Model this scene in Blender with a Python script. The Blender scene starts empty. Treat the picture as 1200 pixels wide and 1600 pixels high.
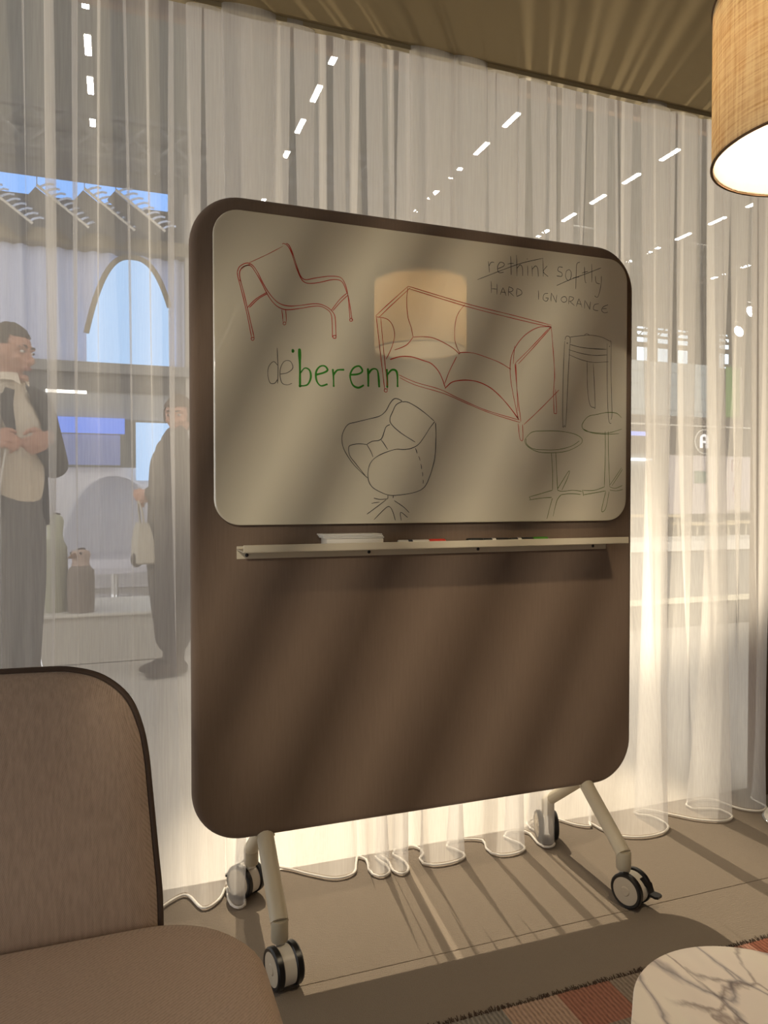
import bpy, bmesh, math, random, json
from math import sin, cos, pi, radians, sqrt, atan2
from mathutils import Vector, Matrix, noise
C = bpy.context.scene.collection
scene = bpy.context.scene
rnd = random.Random(7)

# ------------------------------------------------------------------ camera
CAM_H = 1.05
yaw, pitch = 0.3492, 0.0194
cd = bpy.data.cameras.new('camera')
cd.sensor_fit = 'VERTICAL'; cd.sensor_height = 32.0; cd.lens = 1150 / 1600 * 32
cd.clip_start = 0.02; cd.clip_end = 200
cam = bpy.data.objects.new('camera', cd); C.objects.link(cam)
cam.location = (0, 0, CAM_H)
fwd = Vector((sin(yaw) * cos(pitch), cos(yaw) * cos(pitch), -sin(pitch)))
cam.rotation_euler = fwd.to_track_quat('-Z', 'Y').to_euler()
scene.camera = cam

# ------------------------------------------------------------------ light
world = bpy.data.worlds.new('hall_air'); scene.world = world
world.use_nodes = True
bg = world.node_tree.nodes['Background']
bg.inputs[0].default_value = (1.0, 0.975, 0.95, 1); bg.inputs[1].default_value = 1.35
scene.view_settings.view_transform = 'Standard'
scene.view_settings.look = 'None'
scene.view_settings.exposure = 0.0
scene.view_settings.gamma = 1.0
scene.view_settings.use_curve_mapping = False
scene.cycles.use_denoising = True
scene.cycles.transparent_max_bounces = 40
scene.cycles.max_bounces = 8
scene.cycles.sample_clamp_indirect = 6.0


def spot(name, loc, target, power, color, angle, radius, blend=0.3):
    l = bpy.data.lights.new(name, 'SPOT'); l.energy = power; l.color = color
    l.spot_size = radians(angle); l.spot_blend = blend; l.shadow_soft_size = radius
    o = bpy.data.objects.new(name, l); C.objects.link(o); o.location = loc
    o.rotation_euler = (Vector(target) - Vector(loc)).to_track_quat('-Z', 'Y').to_euler()
    return o


BACK_SPOT = (1.75, 10.6, 8.7)
spot('hall_spot_light', BACK_SPOT, (1.0, 1.75, -0.12), 11500, (1.0, 0.85, 0.63), 9.8, 0.055, 0.55)
UPLIGHT = (2.25, 3.7, 0.30)
spot('added_uplight_light', UPLIGHT, (1.2, 1.4, 2.3), 330, (1.0, 0.84, 0.6), 70, 0.08)  # added lamp, hidden by the board, for the stripes on the booth ceiling
FRONT_SPOT = (-1.0, -3.2, 2.2)
spot('added_front_light', FRONT_SPOT, (0.82, 1.7, 0.95), 400, (1.0, 0.88, 0.70), 20, 0.055, 0.55)  # added lamp behind the viewer for the diagonal stripes on the board

# ------------------------------------------------------------------ helpers


def tag(o, label=None, cat=None, group=None, kind=None):
    if label: o['label'] = label
    if cat: o['category'] = cat
    if group: o['group'] = group
    if kind: o['kind'] = kind
    return o


def thing(name, label, cat, loc=(0, 0, 0), group=None):
    o = bpy.data.objects.new(name, None); C.objects.link(o)
    o.location = loc; o.empty_display_size = 0.1
    return tag(o, label, cat, group)


def world_loc(o):
    v = Vector(o.location)
    return v


def link(name, me, mat, parent=None, smooth=True):
    """one mesh object, geometry given in world coordinates"""
    o = bpy.data.objects.new(name, me); C.objects.link(o)
    mats = mat if isinstance(mat, (list, tuple)) else [mat]
    if len(me.materials) == 0:
        for m in mats: me.materials.append(m)
    if smooth: me.polygons.foreach_set('use_smooth', [True] * len(me.polygons))
    if parent is not None:
        root = parent
        while root.parent: root = root.parent
        o.parent = parent
        if parent is root:
            o.matrix_parent_inverse = Matrix.Translation(root.location).inverted()
        # a mesh child sits at identity in world space, so its own children need no inverse
    return o


def obj(name, bm, mat, parent=None, smooth=True, sharp=35):
    me = bpy.data.meshes.new(name)
    bmesh.ops.recalc_face_normals(bm, faces=bm.faces)
    bm.to_mesh(me); bm.free()
    o = link(name, me, mat, parent, smooth)
    if smooth and sharp: me.set_sharp_from_angle(angle=radians(sharp))
    return o


def struct(name, bm, mat, smooth=False):
    o = obj(name, bm, mat, None, smooth); o['kind'] = 'structure'; return o


def copy_tree(o, parent=None):
    c = o.copy(); C.objects.link(c)
    if parent is not None:
        inv = o.matrix_parent_inverse.copy(); c.parent = parent; c.matrix_parent_inverse = inv
    for ch in list(o.children): copy_tree(ch, c)
    return c


def box(bm, c, s, rot=None, bev=0.0, seg=2):
    """box of centre c and full size s"""
    m = Matrix.Translation(c)
    if rot is not None: m = m @ rot
    m = m @ Matrix.Diagonal((s[0], s[1], s[2], 1))
    r = bmesh.ops.create_cube(bm, size=1.0, matrix=m)
    if bev > 0:
        es = list({e for v in r['verts'] for e in v.link_edges})
        bmesh.ops.bevel(bm, geom=es, offset=bev, segments=seg, affect='EDGES', profile=0.5)
    return bm


def bbox(x0, x1, y0, y1, z0, z1, bev=0.0):
    bm = bmesh.new()
    return box(bm, ((x0 + x1) / 2, (y0 + y1) / 2, (z0 + z1) / 2), (x1 - x0, y1 - y0, z1 - z0), None, bev)


def catmull(pts, n=8, closed=False):
    P = [Vector(p) for p in pts]; out = []; N = len(P)
    rng = N if closed else N - 1
    for i in range(rng):
        if closed: a, b, c, d = P[i - 1], P[i], P[(i + 1) % N], P[(i + 2) % N]
        else: a, b, c, d = P[max(i - 1, 0)], P[i], P[i + 1], P[min(i + 2, N - 1)]
        for k in range(n):
            t = k / n
            out.append(0.5 * ((2 * b) + (c - a) * t + (2 * a - 5 * b + 4 * c - d) * t * t + (3 * b - a - 3 * c + d) * t ** 3))
    if not closed: out.append(P[-1])
    return out


def loft(bm, rings, cap=True, closed=True):
    vs = [[bm.verts.new(p) for p in r] for r in rings]
    n = len(rings[0])
    for a, b in zip(vs[:-1], vs[1:]):
        for i in range(n if closed else n - 1):
            j = (i + 1) % n
            try: bm.faces.new((a[i], a[j], b[j], b[i]))
            except ValueError: pass
    if cap and closed:
        for r in (vs[0], vs[-1]):
            try: bm.faces.new(r)
            except ValueError: pass
    return vs


def tube(bm, pts, r, n=8, cap=True, flat=1.0, ref=None):
    """tube of radius r (number or list) along pts"""
    pts = [Vector(p) for p in pts]; rings = []
    prev = None
    for i, p in enumerate(pts):
        t = (pts[min(i + 1, len(pts) - 1)] - pts[max(i - 1, 0)])
        if t.length < 1e-9: t = Vector((0, 0, 1))
        t.normalize()
        if ref is not None: u = Vector(ref)
        elif prev is None: u = Vector((0, 0, 1)) if abs(t.z) < 0.9 else Vector((1, 0, 0))
        else: u = prev
        u = u - t * u.dot(t)
        if u.length < 1e-6: u = t.orthogonal()
        u.normalize(); prev = u; w = t.cross(u)
        rr = r[i] if isinstance(r, (list, tuple)) else r
        rings.append([p + u * (rr * cos(2 * pi * k / n)) + w * (rr * flat * sin(2 * pi * k / n)) for k in range(n)])
    loft(bm, rings, cap)
    return bm


def lathe(bm, prof, n=32, mat=None, cap=True):
    """profile of (radius, height) spun about z, then moved by mat"""
    mat = mat or Matrix()
    rings = [[mat @ Vector((r * cos(2 * pi * k / n), r * sin(2 * pi * k / n), z)) for k in range(n)] for r, z in prof]
    loft(bm, rings, cap)
    return bm


def rrect(x0, x1, z0, z1, r, n=10):
    pts = []
    for cx, cz, a0 in ((x1 - r, z1 - r, 0), (x0 + r, z1 - r, 90), (x0 + r, z0 + r, 180), (x1 - r, z0 + r, 270)):
        for k in range(n + 1):
            a = radians(a0 + 90 * k / n)
            pts.append((cx + r * cos(a), cz + r * sin(a)))
    return pts


def slab_xz(bm, x0, x1, z0, z1, r, y0, y1, e, seg=4, n=10):
    """upright rounded rectangle between y0 and y1 with rounded rims of radius e"""
    rings = []
    prof = [(e * (1 - sin(pi / 2 * k / seg)), y0 + e * (1 - cos(pi / 2 * k / seg))) for k in range(seg + 1)]
    prof += [(e * (1 - cos(pi / 2 * k / seg)), y1 - e * (1 - sin(pi / 2 * k / seg))) for k in range(seg + 1)]
    prof = [(e * 1.25 + 0.004, y0)] + prof + [(e * 1.25 + 0.004, y1)]
    for ins, y in prof:
        rings.append([(x, y, z) for x, z in rrect(x0 + ins, x1 - ins, z0 + ins, z1 - ins, max(r - ins, 0.002), n)])
    loft(bm, rings)
    return bm


# ------------------------------------------------------------------ materials


class NT:
    def __init__(s, name):
        s.m = bpy.data.materials.new(name); s.m.use_nodes = True
        s.t = s.m.node_tree; s.b = s.t.nodes['Principled BSDF']; s.out = s.t.nodes['Material Output']

    def n(s, typ, **kw):
        nd = s.t.nodes.new(typ)
        for k, v in kw.items():
            if hasattr(nd, k) and k not in nd.inputs: setattr(nd, k, v)
            else: nd.inputs[k].default_value = v
        return nd

    def l(s, a, b): s.t.links.new(a, b)


def mat(name, col, rough=0.6, spec=0.3, metal=0.0, bump=None, var=0.0, vscale=30, sheen=0.0, emit=None, estr=1.0):
    t = NT(name); b = t.b
    b.inputs['Base Color'].default_value = (*col, 1); b.inputs['Roughness'].default_value = rough
    b.inputs['Specular IOR Level'].default_value = spec; b.inputs['Metallic'].default_value = metal
    if sheen: b.inputs['Sheen Weight'].default_value = sheen
    if emit: b.inputs['Emission Color'].default_value = (*emit, 1); b.inputs['Emission Strength'].default_value = estr
    tc = t.n('ShaderNodeTexCoord')
    if var:
        nz = t.n('ShaderNodeTexNoise', Scale=vscale, Detail=4.0)
        t.l(tc.outputs['Object'], nz.inputs['Vector'])
        r = t.n('ShaderNodeValToRGB')
        r.color_ramp.elements[0].position = 0.3; r.color_ramp.elements[1].position = 0.7
        r.color_ramp.elements[0].color = (*[c * (1 - var) for c in col], 1)
        r.color_ramp.elements[1].color = (*[min(1, c * (1 + var)) for c in col], 1)
        t.l(nz.outputs[0], r.inputs[0]); t.l(r.outputs[0], b.inputs['Base Color'])
    if bump:
        nz = t.n('ShaderNodeTexNoise', Scale=bump[0], Detail=3.0)
        t.l(tc.outputs['Object'], nz.inputs['Vector'])
        bp = t.n('ShaderNodeBump', Strength=bump[1], Distance=bump[2] if len(bump) > 2 else 0.002)
        t.l(nz.outputs[0], bp.inputs['Height']); t.l(bp.outputs[0], b.inputs['Normal'])
    return t.m


def fabric(name, col, scale=900, var=0.16, bump=0.35):
    """woven cloth: two crossed wave sets with a broken thread tint"""
    t = NT(name); b = t.b
    b.inputs['Roughness'].default_value = 0.9; b.inputs['Specular IOR Level'].default_value = 0.12
    b.inputs['Sheen Weight'].default_value = 0.15
    tc = t.n('ShaderNodeTexCoord')
    mx = t.n('ShaderNodeMapping'); mx.inputs['Rotation'].default_value = (0.3, 0.2, 0.785)
    t.l(tc.outputs['Object'], mx.inputs['Vector'])
    w1 = t.n('ShaderNodeTexWave', Scale=scale / 6.28, Distortion=0.6, bands_direction='X')
    w2 = t.n('ShaderNodeTexWave', Scale=scale / 6.28, Distortion=0.6, bands_direction='Z')
    t.l(mx.outputs[0], w1.inputs['Vector']); t.l(mx.outputs[0], w2.inputs['Vector'])
    mul = t.n('ShaderNodeMath', operation='MULTIPLY'); t.l(w1.outputs['Fac'], mul.inputs[0]); t.l(w2.outputs['Fac'], mul.inputs[1])
    st = t.n('ShaderNodeMapping'); st.inputs['Scale'].default_value = (260, 260, 14)
    t.l(tc.outputs['Object'], st.inputs['Vector'])
    nz = t.n('ShaderNodeTexNoise', Scale=1.0, Detail=2.0); t.l(st.outputs[0], nz.inputs['Vector'])
    add = t.n('ShaderNodeMath', operation='ADD'); t.l(mul.outputs[0], add.inputs[0]); t.l(nz.outputs[0], add.inputs[1])
    r = t.n('ShaderNodeValToRGB'); r.color_ramp.elements[0].position = 0.25; r.color_ramp.elements[1].position = 1.3
    r.color_ramp.elements[0].position = 0.3; r.color_ramp.elements[1].position = 1.0
    r.color_ramp.elements[0].color = (*[c * (1 - var) for c in col], 1)
    r.color_ramp.elements[1].color = (*[c * (1 + var) for c in col], 1)
    t.l(add.outputs[0], r.inputs[0]); t.l(r.outputs[0], b.inputs['Base Color'])
    bp = t.n('ShaderNodeBump', Strength=bump, Distance=0.001)
    t.l(mul.outputs[0], bp.inputs['Height']); t.l(bp.outputs[0], b.inputs['Normal'])
    return t.m


def sheer(name, col, clear):
    t = NT(name)
    tr = t.n('ShaderNodeBsdfTransparent'); di = t.n('ShaderNodeBsdfDiffuse'); tl = t.n('ShaderNodeBsdfTranslucent')
    di.inputs['Color'].default_value = (*col, 1); tl.inputs['Color'].default_value = (*col, 1)
    m1 = t.n('ShaderNodeMixShader', Fac=0.55); t.l(di.outputs[0], m1.inputs[1]); t.l(tl.outputs[0], m1.inputs[2])
    tc = t.n('ShaderNodeTexCoord'); mp = t.n('ShaderNodeMapping'); mp.inputs['Scale'].default_value = (260, 260, 9)
    t.l(tc.outputs['Object'], mp.inputs['Vector'])
    nz = t.n('ShaderNodeTexNoise', Scale=1.0, Detail=3.0); t.l(mp.outputs[0], nz.inputs['Vector'])
    mr = t.n('ShaderNodeMapRange'); mr.inputs['From Min'].default_value = 0.3; mr.inputs['From Max'].default_value = 0.7
    mr.inputs['To Min'].default_value = 1 - clear - 0.03; mr.inputs['To Max'].default_value = 1 - clear + 0.03
    t.l(nz.outputs[0], mr.inputs['Value'])
    m2 = t.n('ShaderNodeMixShader'); t.l(mr.outputs[0], m2.inputs[0]); t.l(tr.outputs[0], m2.inputs[1]); t.l(m1.outputs[0], m2.inputs[2])
    t.l(m2.outputs[0], t.out.inputs['Surface'])
    return t.m


def emitter(name, col, s):
    t = NT(name); e = t.n('ShaderNodeEmission', Strength=s); e.inputs['Color'].default_value = (*col, 1)
    t.l(e.outputs[0], t.out.inputs['Surface']); return t.m


M = {}
M['curtain'] = sheer('sheer_voile', (0.87, 0.855, 0.84), 0.58)
M['hem'] = mat('hem_cord', (0.85, 0.81, 0.74), 0.7)
M['board'] = fabric('taupe_board_fabric', (0.185, 0.132, 0.096), 1500, 0.10, 0.25)
M['chair'] = fabric('taupe_twill', (0.43, 0.32, 0.245), 1250, 0.20, 0.5)
M['piping'] = mat('piping_fabric', (0.075, 0.05, 0.036), 0.85)
M['cream_metal'] = mat('cream_powder_coat', (0.56, 0.50, 0.38), 0.42, 0.4)
M['white_metal'] = mat('white_powder_coat', (0.72, 0.68, 0.60), 0.4, 0.4)
M['rubber'] = mat('black_rubber', (0.008, 0.008, 0.009), 0.35, 0.5)
M['black_plastic'] = mat('black_plastic', (0.012, 0.012, 0.013), 0.3, 0.5)
M['chrome'] = mat('chrome', (0.8, 0.8, 0.8), 0.12, 0.5, 1.0)
M['ceiling'] = mat('olive_ceiling_cloth', (0.23, 0.18, 0.098), 0.75, 0.2)
M['brown_wall'] = mat('dark_brown_wall', (0.12, 0.075, 0.05), 0.8)
M['skin'] = mat('skin', (0.52, 0.27, 0.18), 0.5, 0.3, var=0.12, vscale=18)
M['hair'] = mat('dark_hair', (0.045, 0.030, 0.020), 0.7, 0.2, var=0.4, vscale=90)
M['brown_hair'] = mat('brown_hair', (0.10, 0.06, 0.035), 0.7, 0.2, var=0.4, vscale=90)
M['shirt'] = mat('cream_shirt', (0.72, 0.62, 0.48), 0.8, var=0.06, vscale=14, bump=(14, 0.5, 0.01))
M['jacket'] = mat('charcoal_jacket', (0.05, 0.045, 0.042), 0.85, bump=(16, 0.5, 0.008))
M['trousers'] = mat('grey_trousers', (0.13, 0.12, 0.11), 0.85, bump=(9, 0.5, 0.012))
M['coat'] = mat('taupe_coat', (0.085, 0.067, 0.052), 0.9, bump=(9, 0.5, 0.012))
M['shoe'] = mat('brown_leather', (0.05, 0.03, 0.02), 0.45)
M['eye_white'] = mat('eye_white', (0.75, 0.72, 0.68), 0.3)
M['iris'] = mat('iris', (0.03, 0.02, 0.015), 0.3)
M['lips'] = mat('lips', (0.38, 0.15, 0.11), 0.5)


def carpet():
    t = NT('taupe_loop_carpet'); b = t.b
    b.inputs['Roughness'].default_value = 0.95; b.inputs['Specular IOR Level'].default_value = 0.08
    tc = t.n('ShaderNodeTexCoord')
    n1 = t.n('ShaderNodeTexNoise', Scale=9.0, Detail=8.0, Roughness=0.7); n2 = t.n('ShaderNodeTexNoise', Scale=420.0, Detail=2.0)
    mp = t.n('ShaderNodeMapping'); mp.inputs['Scale'].default_value = (60, 320, 1); mp.inputs['Rotation'].default_value = (0, 0, 0.25)
    n3 = t.n('ShaderNodeTexNoise', Scale=1.0, Detail=3.0)
    for nn in (n1, n2): t.l(tc.outputs['Object'], nn.inputs['Vector'])
    t.l(tc.outputs['Object'], mp.inputs['Vector']); t.l(mp.outputs[0], n3.inputs['Vector'])
    a = t.n('ShaderNodeMath', operation='ADD'); t.l(n2.outputs[0], a.inputs[0]); t.l(n3.outputs[0], a.inputs[1])
    a2 = t.n('ShaderNodeMath', operation='MULTIPLY_ADD'); a2.inputs[1].default_value = 0.9
    t.l(n1.outputs[0], a2.inputs[0]); t.l(a.outputs[0], a2.inputs[2])
    mr = t.n('ShaderNodeMapRange'); mr.inputs['From Min'].default_value = 0.95; mr.inputs['From Max'].default_value = 1.0
    t.l(a2.outputs[0], mr.inputs['Value'])
    r = t.n('ShaderNodeValToRGB')
    r.color_ramp.elements[0].color = (0.085, 0.068, 0.052, 1); r.color_ramp.elements[1].color = (0.25, 0.208, 0.165, 1)
    t.l(mr.outputs[0], r.inputs[0]); t.l(r.outputs[0], b.inputs['Base Color'])
    bp = t.n('ShaderNodeBump', Strength=0.6, Distance=0.004); t.l(a.outputs[0], bp.inputs['Height']); t.l(bp.outputs[0], b.inputs['Normal'])
    return t.m


M['carpet'] = carpet()


def marble():
    t = NT('white_marble'); b = t.b
    b.inputs['Roughness'].default_value = 0.32; b.inputs['Specular IOR Level'].default_value = 0.4
    tc = t.n('ShaderNodeTexCoord'); mp = t.n('ShaderNodeMapping')
    mp.inputs['Rotation'].default_value = (0, 0, 0.62); mp.inputs['Scale'].default_value = (12.0, 4.2, 4)
    mp.inputs['Location'].default_value = (0.35, 0.9, 0)
    t.l(tc.outputs['Object'], mp.inputs['Vector'])
    nz = t.n('ShaderNodeTexNoise', Scale=1.3, Detail=5.0)
    t.l(mp.outputs[0], nz.inputs['Vector'])
    mixv = t.n('ShaderNodeMixRGB', Fac=0.32); t.l(mp.outputs[0], mixv.inputs[1]); t.l(nz.outputs['Color'], mixv.inputs[2])
    v = t.n('ShaderNodeTexVoronoi', Scale=1.25, feature='DISTANCE_TO_EDGE'); t.l(mixv.outputs[0], v.inputs['Vector'])
    r = t.n('ShaderNodeValToRGB'); e = r.color_ramp.elements
    e[0].position = 0.0; e[0].color = (0.22, 0.19, 0.19, 1); e[1].position = 0.045; e[1].color = (0.76, 0.69, 0.60, 1)
    e.new(0.018).color = (0.55, 0.48, 0.44, 1)
    t.l(v.outputs['Distance'], r.inputs[0])
    n2 = t.n('ShaderNodeTexNoise', Scale=0.9, Detail=3.0); t.l(mp.outputs[0], n2.inputs['Vector'])
    r2 = t.n('ShaderNodeValToRGB'); r2.color_ramp.elements[0].position = 0.4; r2.color_ramp.elements[1].position = 0.62
    r2.color_ramp.elements[0].color = (0.80, 0.72, 0.63, 1); r2.color_ramp.elements[1].color = (0.70, 0.62, 0.55, 1)
    t.l(n2.outputs[0], r2.inputs[0])
    r3 = t.n('ShaderNodeValToRGB'); r3.color_ramp.elements[0].position = 0.42; r3.color_ramp.elements[1].position = 0.55
    t.l(n2.outputs[0], r3.inputs[0])
    fm = t.n('ShaderNodeMixRGB', blend_type='MIX'); t.l(r3.outputs[0], fm.inputs[0]); t.l(r2.outputs[0], fm.inputs[1]); t.l(r.outputs[0], fm.inputs[2])
    mn = t.n('ShaderNodeMixRGB', blend_type='DARKEN', Fac=0.9); t.l(r2.outputs[0], mn.inputs[1]); t.l(r.outputs[0], mn.inputs[2])
    mp2 = t.n('ShaderNodeMapping'); mp2.inputs['Rotation'].default_value = (0, 0, 0.75); mp2.inputs['Scale'].default_value = (22, 9, 6)
    t.l(tc.outputs['Object'], mp2.inputs['Vector'])
    nz3 = t.n('ShaderNodeTexNoise', Scale=1.1, Detail=6.0); t.l(mp2.outputs[0], nz3.inputs['Vector'])
    mv2 = t.n('ShaderNodeMixRGB', Fac=0.4); t.l(mp2.outputs[0], mv2.inputs[1]); t.l(nz3.outputs['Color'], mv2.inputs[2])
    v2 = t.n('ShaderNodeTexVoronoi', Scale=0.9, feature='DISTANCE_TO_EDGE'); t.l(mv2.outputs[0], v2.inputs['Vector'])
    rr2 = t.n('ShaderNodeValToRGB'); rr2.color_ramp.elements[0].color = (0.42, 0.37, 0.36, 1); rr2.color_ramp.elements[1].position = 0.03; rr2.color_ramp.elements[1].color = (1, 1, 1, 1)
    t.l(v2.outputs['Distance'], rr2.inputs[0])
    msk = t.n('ShaderNodeValToRGB'); msk.color_ramp.elements[0].position = 0.36; msk.color_ramp.elements[1].position = 0.52
    n4 = t.n('ShaderNodeTexNoise', Scale=7.0, Detail=2.0); t.l(tc.outputs['Object'], n4.inputs['Vector']); t.l(n4.outputs[0], msk.inputs[0])
    mm = t.n('ShaderNodeMixRGB', blend_type='MULTIPLY'); t.l(msk.outputs[0], mm.inputs[0]); t.l(mn.outputs[0], mm.inputs[1]); t.l(rr2.outputs[0], mm.inputs[2])
    t.l(mm.outputs[0], b.inputs['Base Color'])
    return t.m


M['marble'] = marble()


def rug_mat():
    t = NT('patchwork_weave'); b = t.b
    b.inputs['Roughness'].default_value = 0.95; b.inputs['Specular IOR Level'].default_value = 0.08
    tc = t.n('ShaderNodeTexCoord')
    br = t.n('ShaderNodeTexBrick', Scale=1.0); br.offset = 0.37; br.offset_frequency = 2; br.squash = 0.7; br.squash_frequency = 3
    br.inputs['Brick Width'].default_value = 0.13; br.inputs['Row Height'].default_value = 0.12; br.inputs['Mortar Size'].default_value = 0.0
    br.inputs['Color1'].default_value = (0, 0, 0, 1); br.inputs['Color2'].default_value = (1, 1, 1, 1); br.inputs['Bias'].default_value = 0.0
    t.l(tc.outputs['Object'], br.inputs['Vector'])
    r = t.n('ShaderNodeValToRGB'); r.color_ramp.interpolation = 'CONSTANT'; e = r.color_ramp.elements
    cols = [(0.0, (0.42, 0.22, 0.16)), (0.2, (0.27, 0.245, 0.21)), (0.32, (0.30, 0.12, 0.08)), (0.48, (0.46, 0.32, 0.24)), (0.64, (0.36, 0.17, 0.12)), (0.8, (0.30, 0.24, 0.19))]
    e[0].position = 0.0; e[0].color = (*cols[0][1], 1); e[1].position = cols[1][0]; e[1].color = (*cols[1][1], 1)
    for p, c in cols[2:]: e.new(p).color = (*c, 1)
    t.l(br.outputs['Color'], r.inputs[0])
    mp = t.n('ShaderNodeMapping'); mp.inputs['Scale'].default_value = (300, 90, 1); t.l(tc.outputs['Object'], mp.inputs['Vector'])
    nz = t.n('ShaderNodeTexNoise', Scale=1.0, Detail=2.0); t.l(mp.outputs[0], nz.inputs['Vector'])
    w = t.n('ShaderNodeTexWave', Scale=32.0, Distortion=1.2, bands_direction='X'); t.l(tc.outputs['Object'], w.inputs['Vector'])
    ad = t.n('ShaderNodeMath', operation='MULTIPLY_ADD'); ad.inputs[1].default_value = 0.5; t.l(w.outputs['Fac'], ad.inputs[0]); t.l(nz.outputs[0], ad.inputs[2])
    mr = t.n('ShaderNodeMapRange'); mr.inputs['From Min'].default_value = 0.4; mr.inputs['From Max'].default_value = 1.0
    mr.inputs['To Min'].default_value = 0.55; mr.inputs['To Max'].default_value = 1.0; t.l(ad.outputs[0], mr.inputs['Value'])
    ml = t.n('ShaderNodeMixRGB', blend_type='MULTIPLY', Fac=1.0); t.l(r.outputs[0], ml.inputs[1]); t.l(mr.outputs[0], ml.inputs[2])
    t.l(ml.outputs[0], b.inputs['Base Color'])
    bp = t.n('ShaderNodeBump', Strength=0.8, Distance=0.004); t.l(ad.outputs[0], bp.inputs['Height']); t.l(bp.outputs[0], b.inputs['Normal'])
    return t.m


M['rug'] = rug_mat()


def whiteboard_mat():
    t = NT('white_enamel'); b = t.b
    b.inputs['Base Color'].default_value = (0.80, 0.735, 0.565, 1); b.inputs['Roughness'].default_value = 0.5
    g = t.n('ShaderNodeBsdfGlossy'); g.inputs['Roughness'].default_value = 0.02; g.inputs['Color'].default_value = (1, 1, 1, 1)
    mx = t.n('ShaderNodeMixShader', Fac=0.29); t.l(b.outputs[0], mx.inputs[1]); t.l(g.outputs[0], mx.inputs[2])
    t.l(mx.outputs[0], t.out.inputs['Surface'])
    return t.m


M['enamel'] = whiteboard_mat()
INK = {'red': mat('red_ink', (0.42, 0.03, 0.018), 0.5), 'grey': mat('grey_ink', (0.11, 0.10, 0.085), 0.5),
       'black': mat('black_ink', (0.045, 0.045, 0.05), 0.5), 'green': mat('green_ink', (0.025, 0.20, 0.012), 0.5),
       'olive': mat('olive_ink', (0.10, 0.15, 0.03), 0.5)}


def linen():
    t = NT('slub_linen_shade')
    tc = t.n('ShaderNodeTexCoord'); m1 = t.n('ShaderNodeMapping'); m1.inputs['Scale'].default_value = (190, 190, 9)
    m2 = t.n('ShaderNodeMapping'); m2.inputs['Scale'].default_value = (14, 14, 330)
    n1 = t.n('ShaderNodeTexNoise', Scale=1.0, Detail=3.0); n2 = t.n('ShaderNodeTexNoise', Scale=1.0, Detail=3.0)
    for m_, n_ in ((m1, n1), (m2, n2)): t.l(tc.outputs['Object'], m_.inputs['Vector']); t.l(m_.outputs[0], n_.inputs['Vector'])
    a = t.n('ShaderNodeMath', operation='ADD'); t.l(n1.outputs[0], a.inputs[0]); t.l(n2.outputs[0], a.inputs[1])
    r = t.n('ShaderNodeValToRGB'); r.color_ramp.elements[0].position = 0.36; r.color_ramp.elements[1].position = 0.60
    r.color_ramp.elements[0].color = (0.60, 0.39, 0.20, 1); r.color_ramp.elements[1].color = (0.98, 0.84, 0.60, 1)
    half = t.n('ShaderNodeMath', operation='MULTIPLY'); half.inputs[1].default_value = 0.5; t.l(a.outputs[0], half.inputs[0]); t.l(half.outputs[0], r.inputs[0])
    tl = t.n('ShaderNodeBsdfTranslucent'); di = t.n('ShaderNodeBsdfDiffuse')
    t.l(r.outputs[0], tl.inputs['Color']); t.l(r.outputs[0], di.inputs['Color'])
    mx = t.n('ShaderNodeMixShader', Fac=0.72); t.l(di.outputs[0], mx.inputs[1]); t.l(tl.outputs[0], mx.inputs[2])
    t.l(mx.outputs[0], t.out.inputs['Surface'])
    return t.m


M['linen'] = linen()
M['lining'] = mat('white_lining', (0.85, 0.80, 0.70), 0.9)
_t = M['lining'].node_tree; _tl = _t.nodes.new('ShaderNodeBsdfTranslucent'); _tl.inputs[0].default_value = (0.9, 0.82, 0.66, 1)
_m = _t.nodes.new('ShaderNodeMixShader'); _m.inputs[0].default_value = 0.66
_t.links.new(_t.nodes['Principled BSDF'].outputs[0], _m.inputs[1]); _t.links.new(_tl.outputs[0], _m.inputs[2]); _t.links.new(_m.outputs[0], _t.nodes['Material Output'].inputs['Surface'])

# ------------------------------------------------------------------ room shell
CEIL = 2.296
struct('ceiling', bbox(-2.4, 2.25, -2.45, 1.92, CEIL, CEIL + 0.05), M['ceiling'])
struct('trim_1', bbox(-2.4, 2.25, 1.904, 1.922, CEIL - 0.012, CEIL + 0.001), mat('ceiling_edge_profile', (0.30, 0.25, 0.15), 0.5))
struct('trim_2', bbox(-2.4, 2.25, 2.075, 2.10, CEIL + 0.045, CEIL + 0.20), M['brown_wall'])
struct('trim_4', bbox(-2.4, 2.25, 1.935, 2.10, CEIL + 0.201, CEIL + 0.22), M['brown_wall'])
struct('wall_right', bbox(2.20, 2.28, -2.45, 1.99, 0, CEIL), M['brown_wall'])
struct('wall_back', bbox(-0.1, 2.28, -2.5, -2.42, 0, CEIL), M['ceiling'])
struct('trim_3', bbox(2.135, 2.20, 1.965, 2.03, 0, CEIL), M['brown_wall'])

fl = bpy.data.objects.new('floor', None); C.objects.link(fl); fl['kind'] = 'structure'
for y0, y1 in ((-2.5, -0.42), (-0.4185, 1.5285), (1.530, 2.035)):
    obj('carpet_strip', bbox(-2.6, 2.4, y0, y1, -0.02, 0.0, 0.0015), M['carpet'], fl, smooth=False)
struct('hall_floor', bbox(-9, 24, 2.036, 26, -0.03, -0.004), mat('pale_hall_floor', (0.58, 0.53, 0.46), 0.45, 0.3, var=0.06, vscale=0.6))
struct('hall_floor', bbox(-9, 24, -9, -2.5, -0.03, -0.004), bpy.data.materials['pale_hall_floor'])

# ------------------------------------------------------------------ curtains
PL = 0.0555          # pleat spacing at the heading


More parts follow.
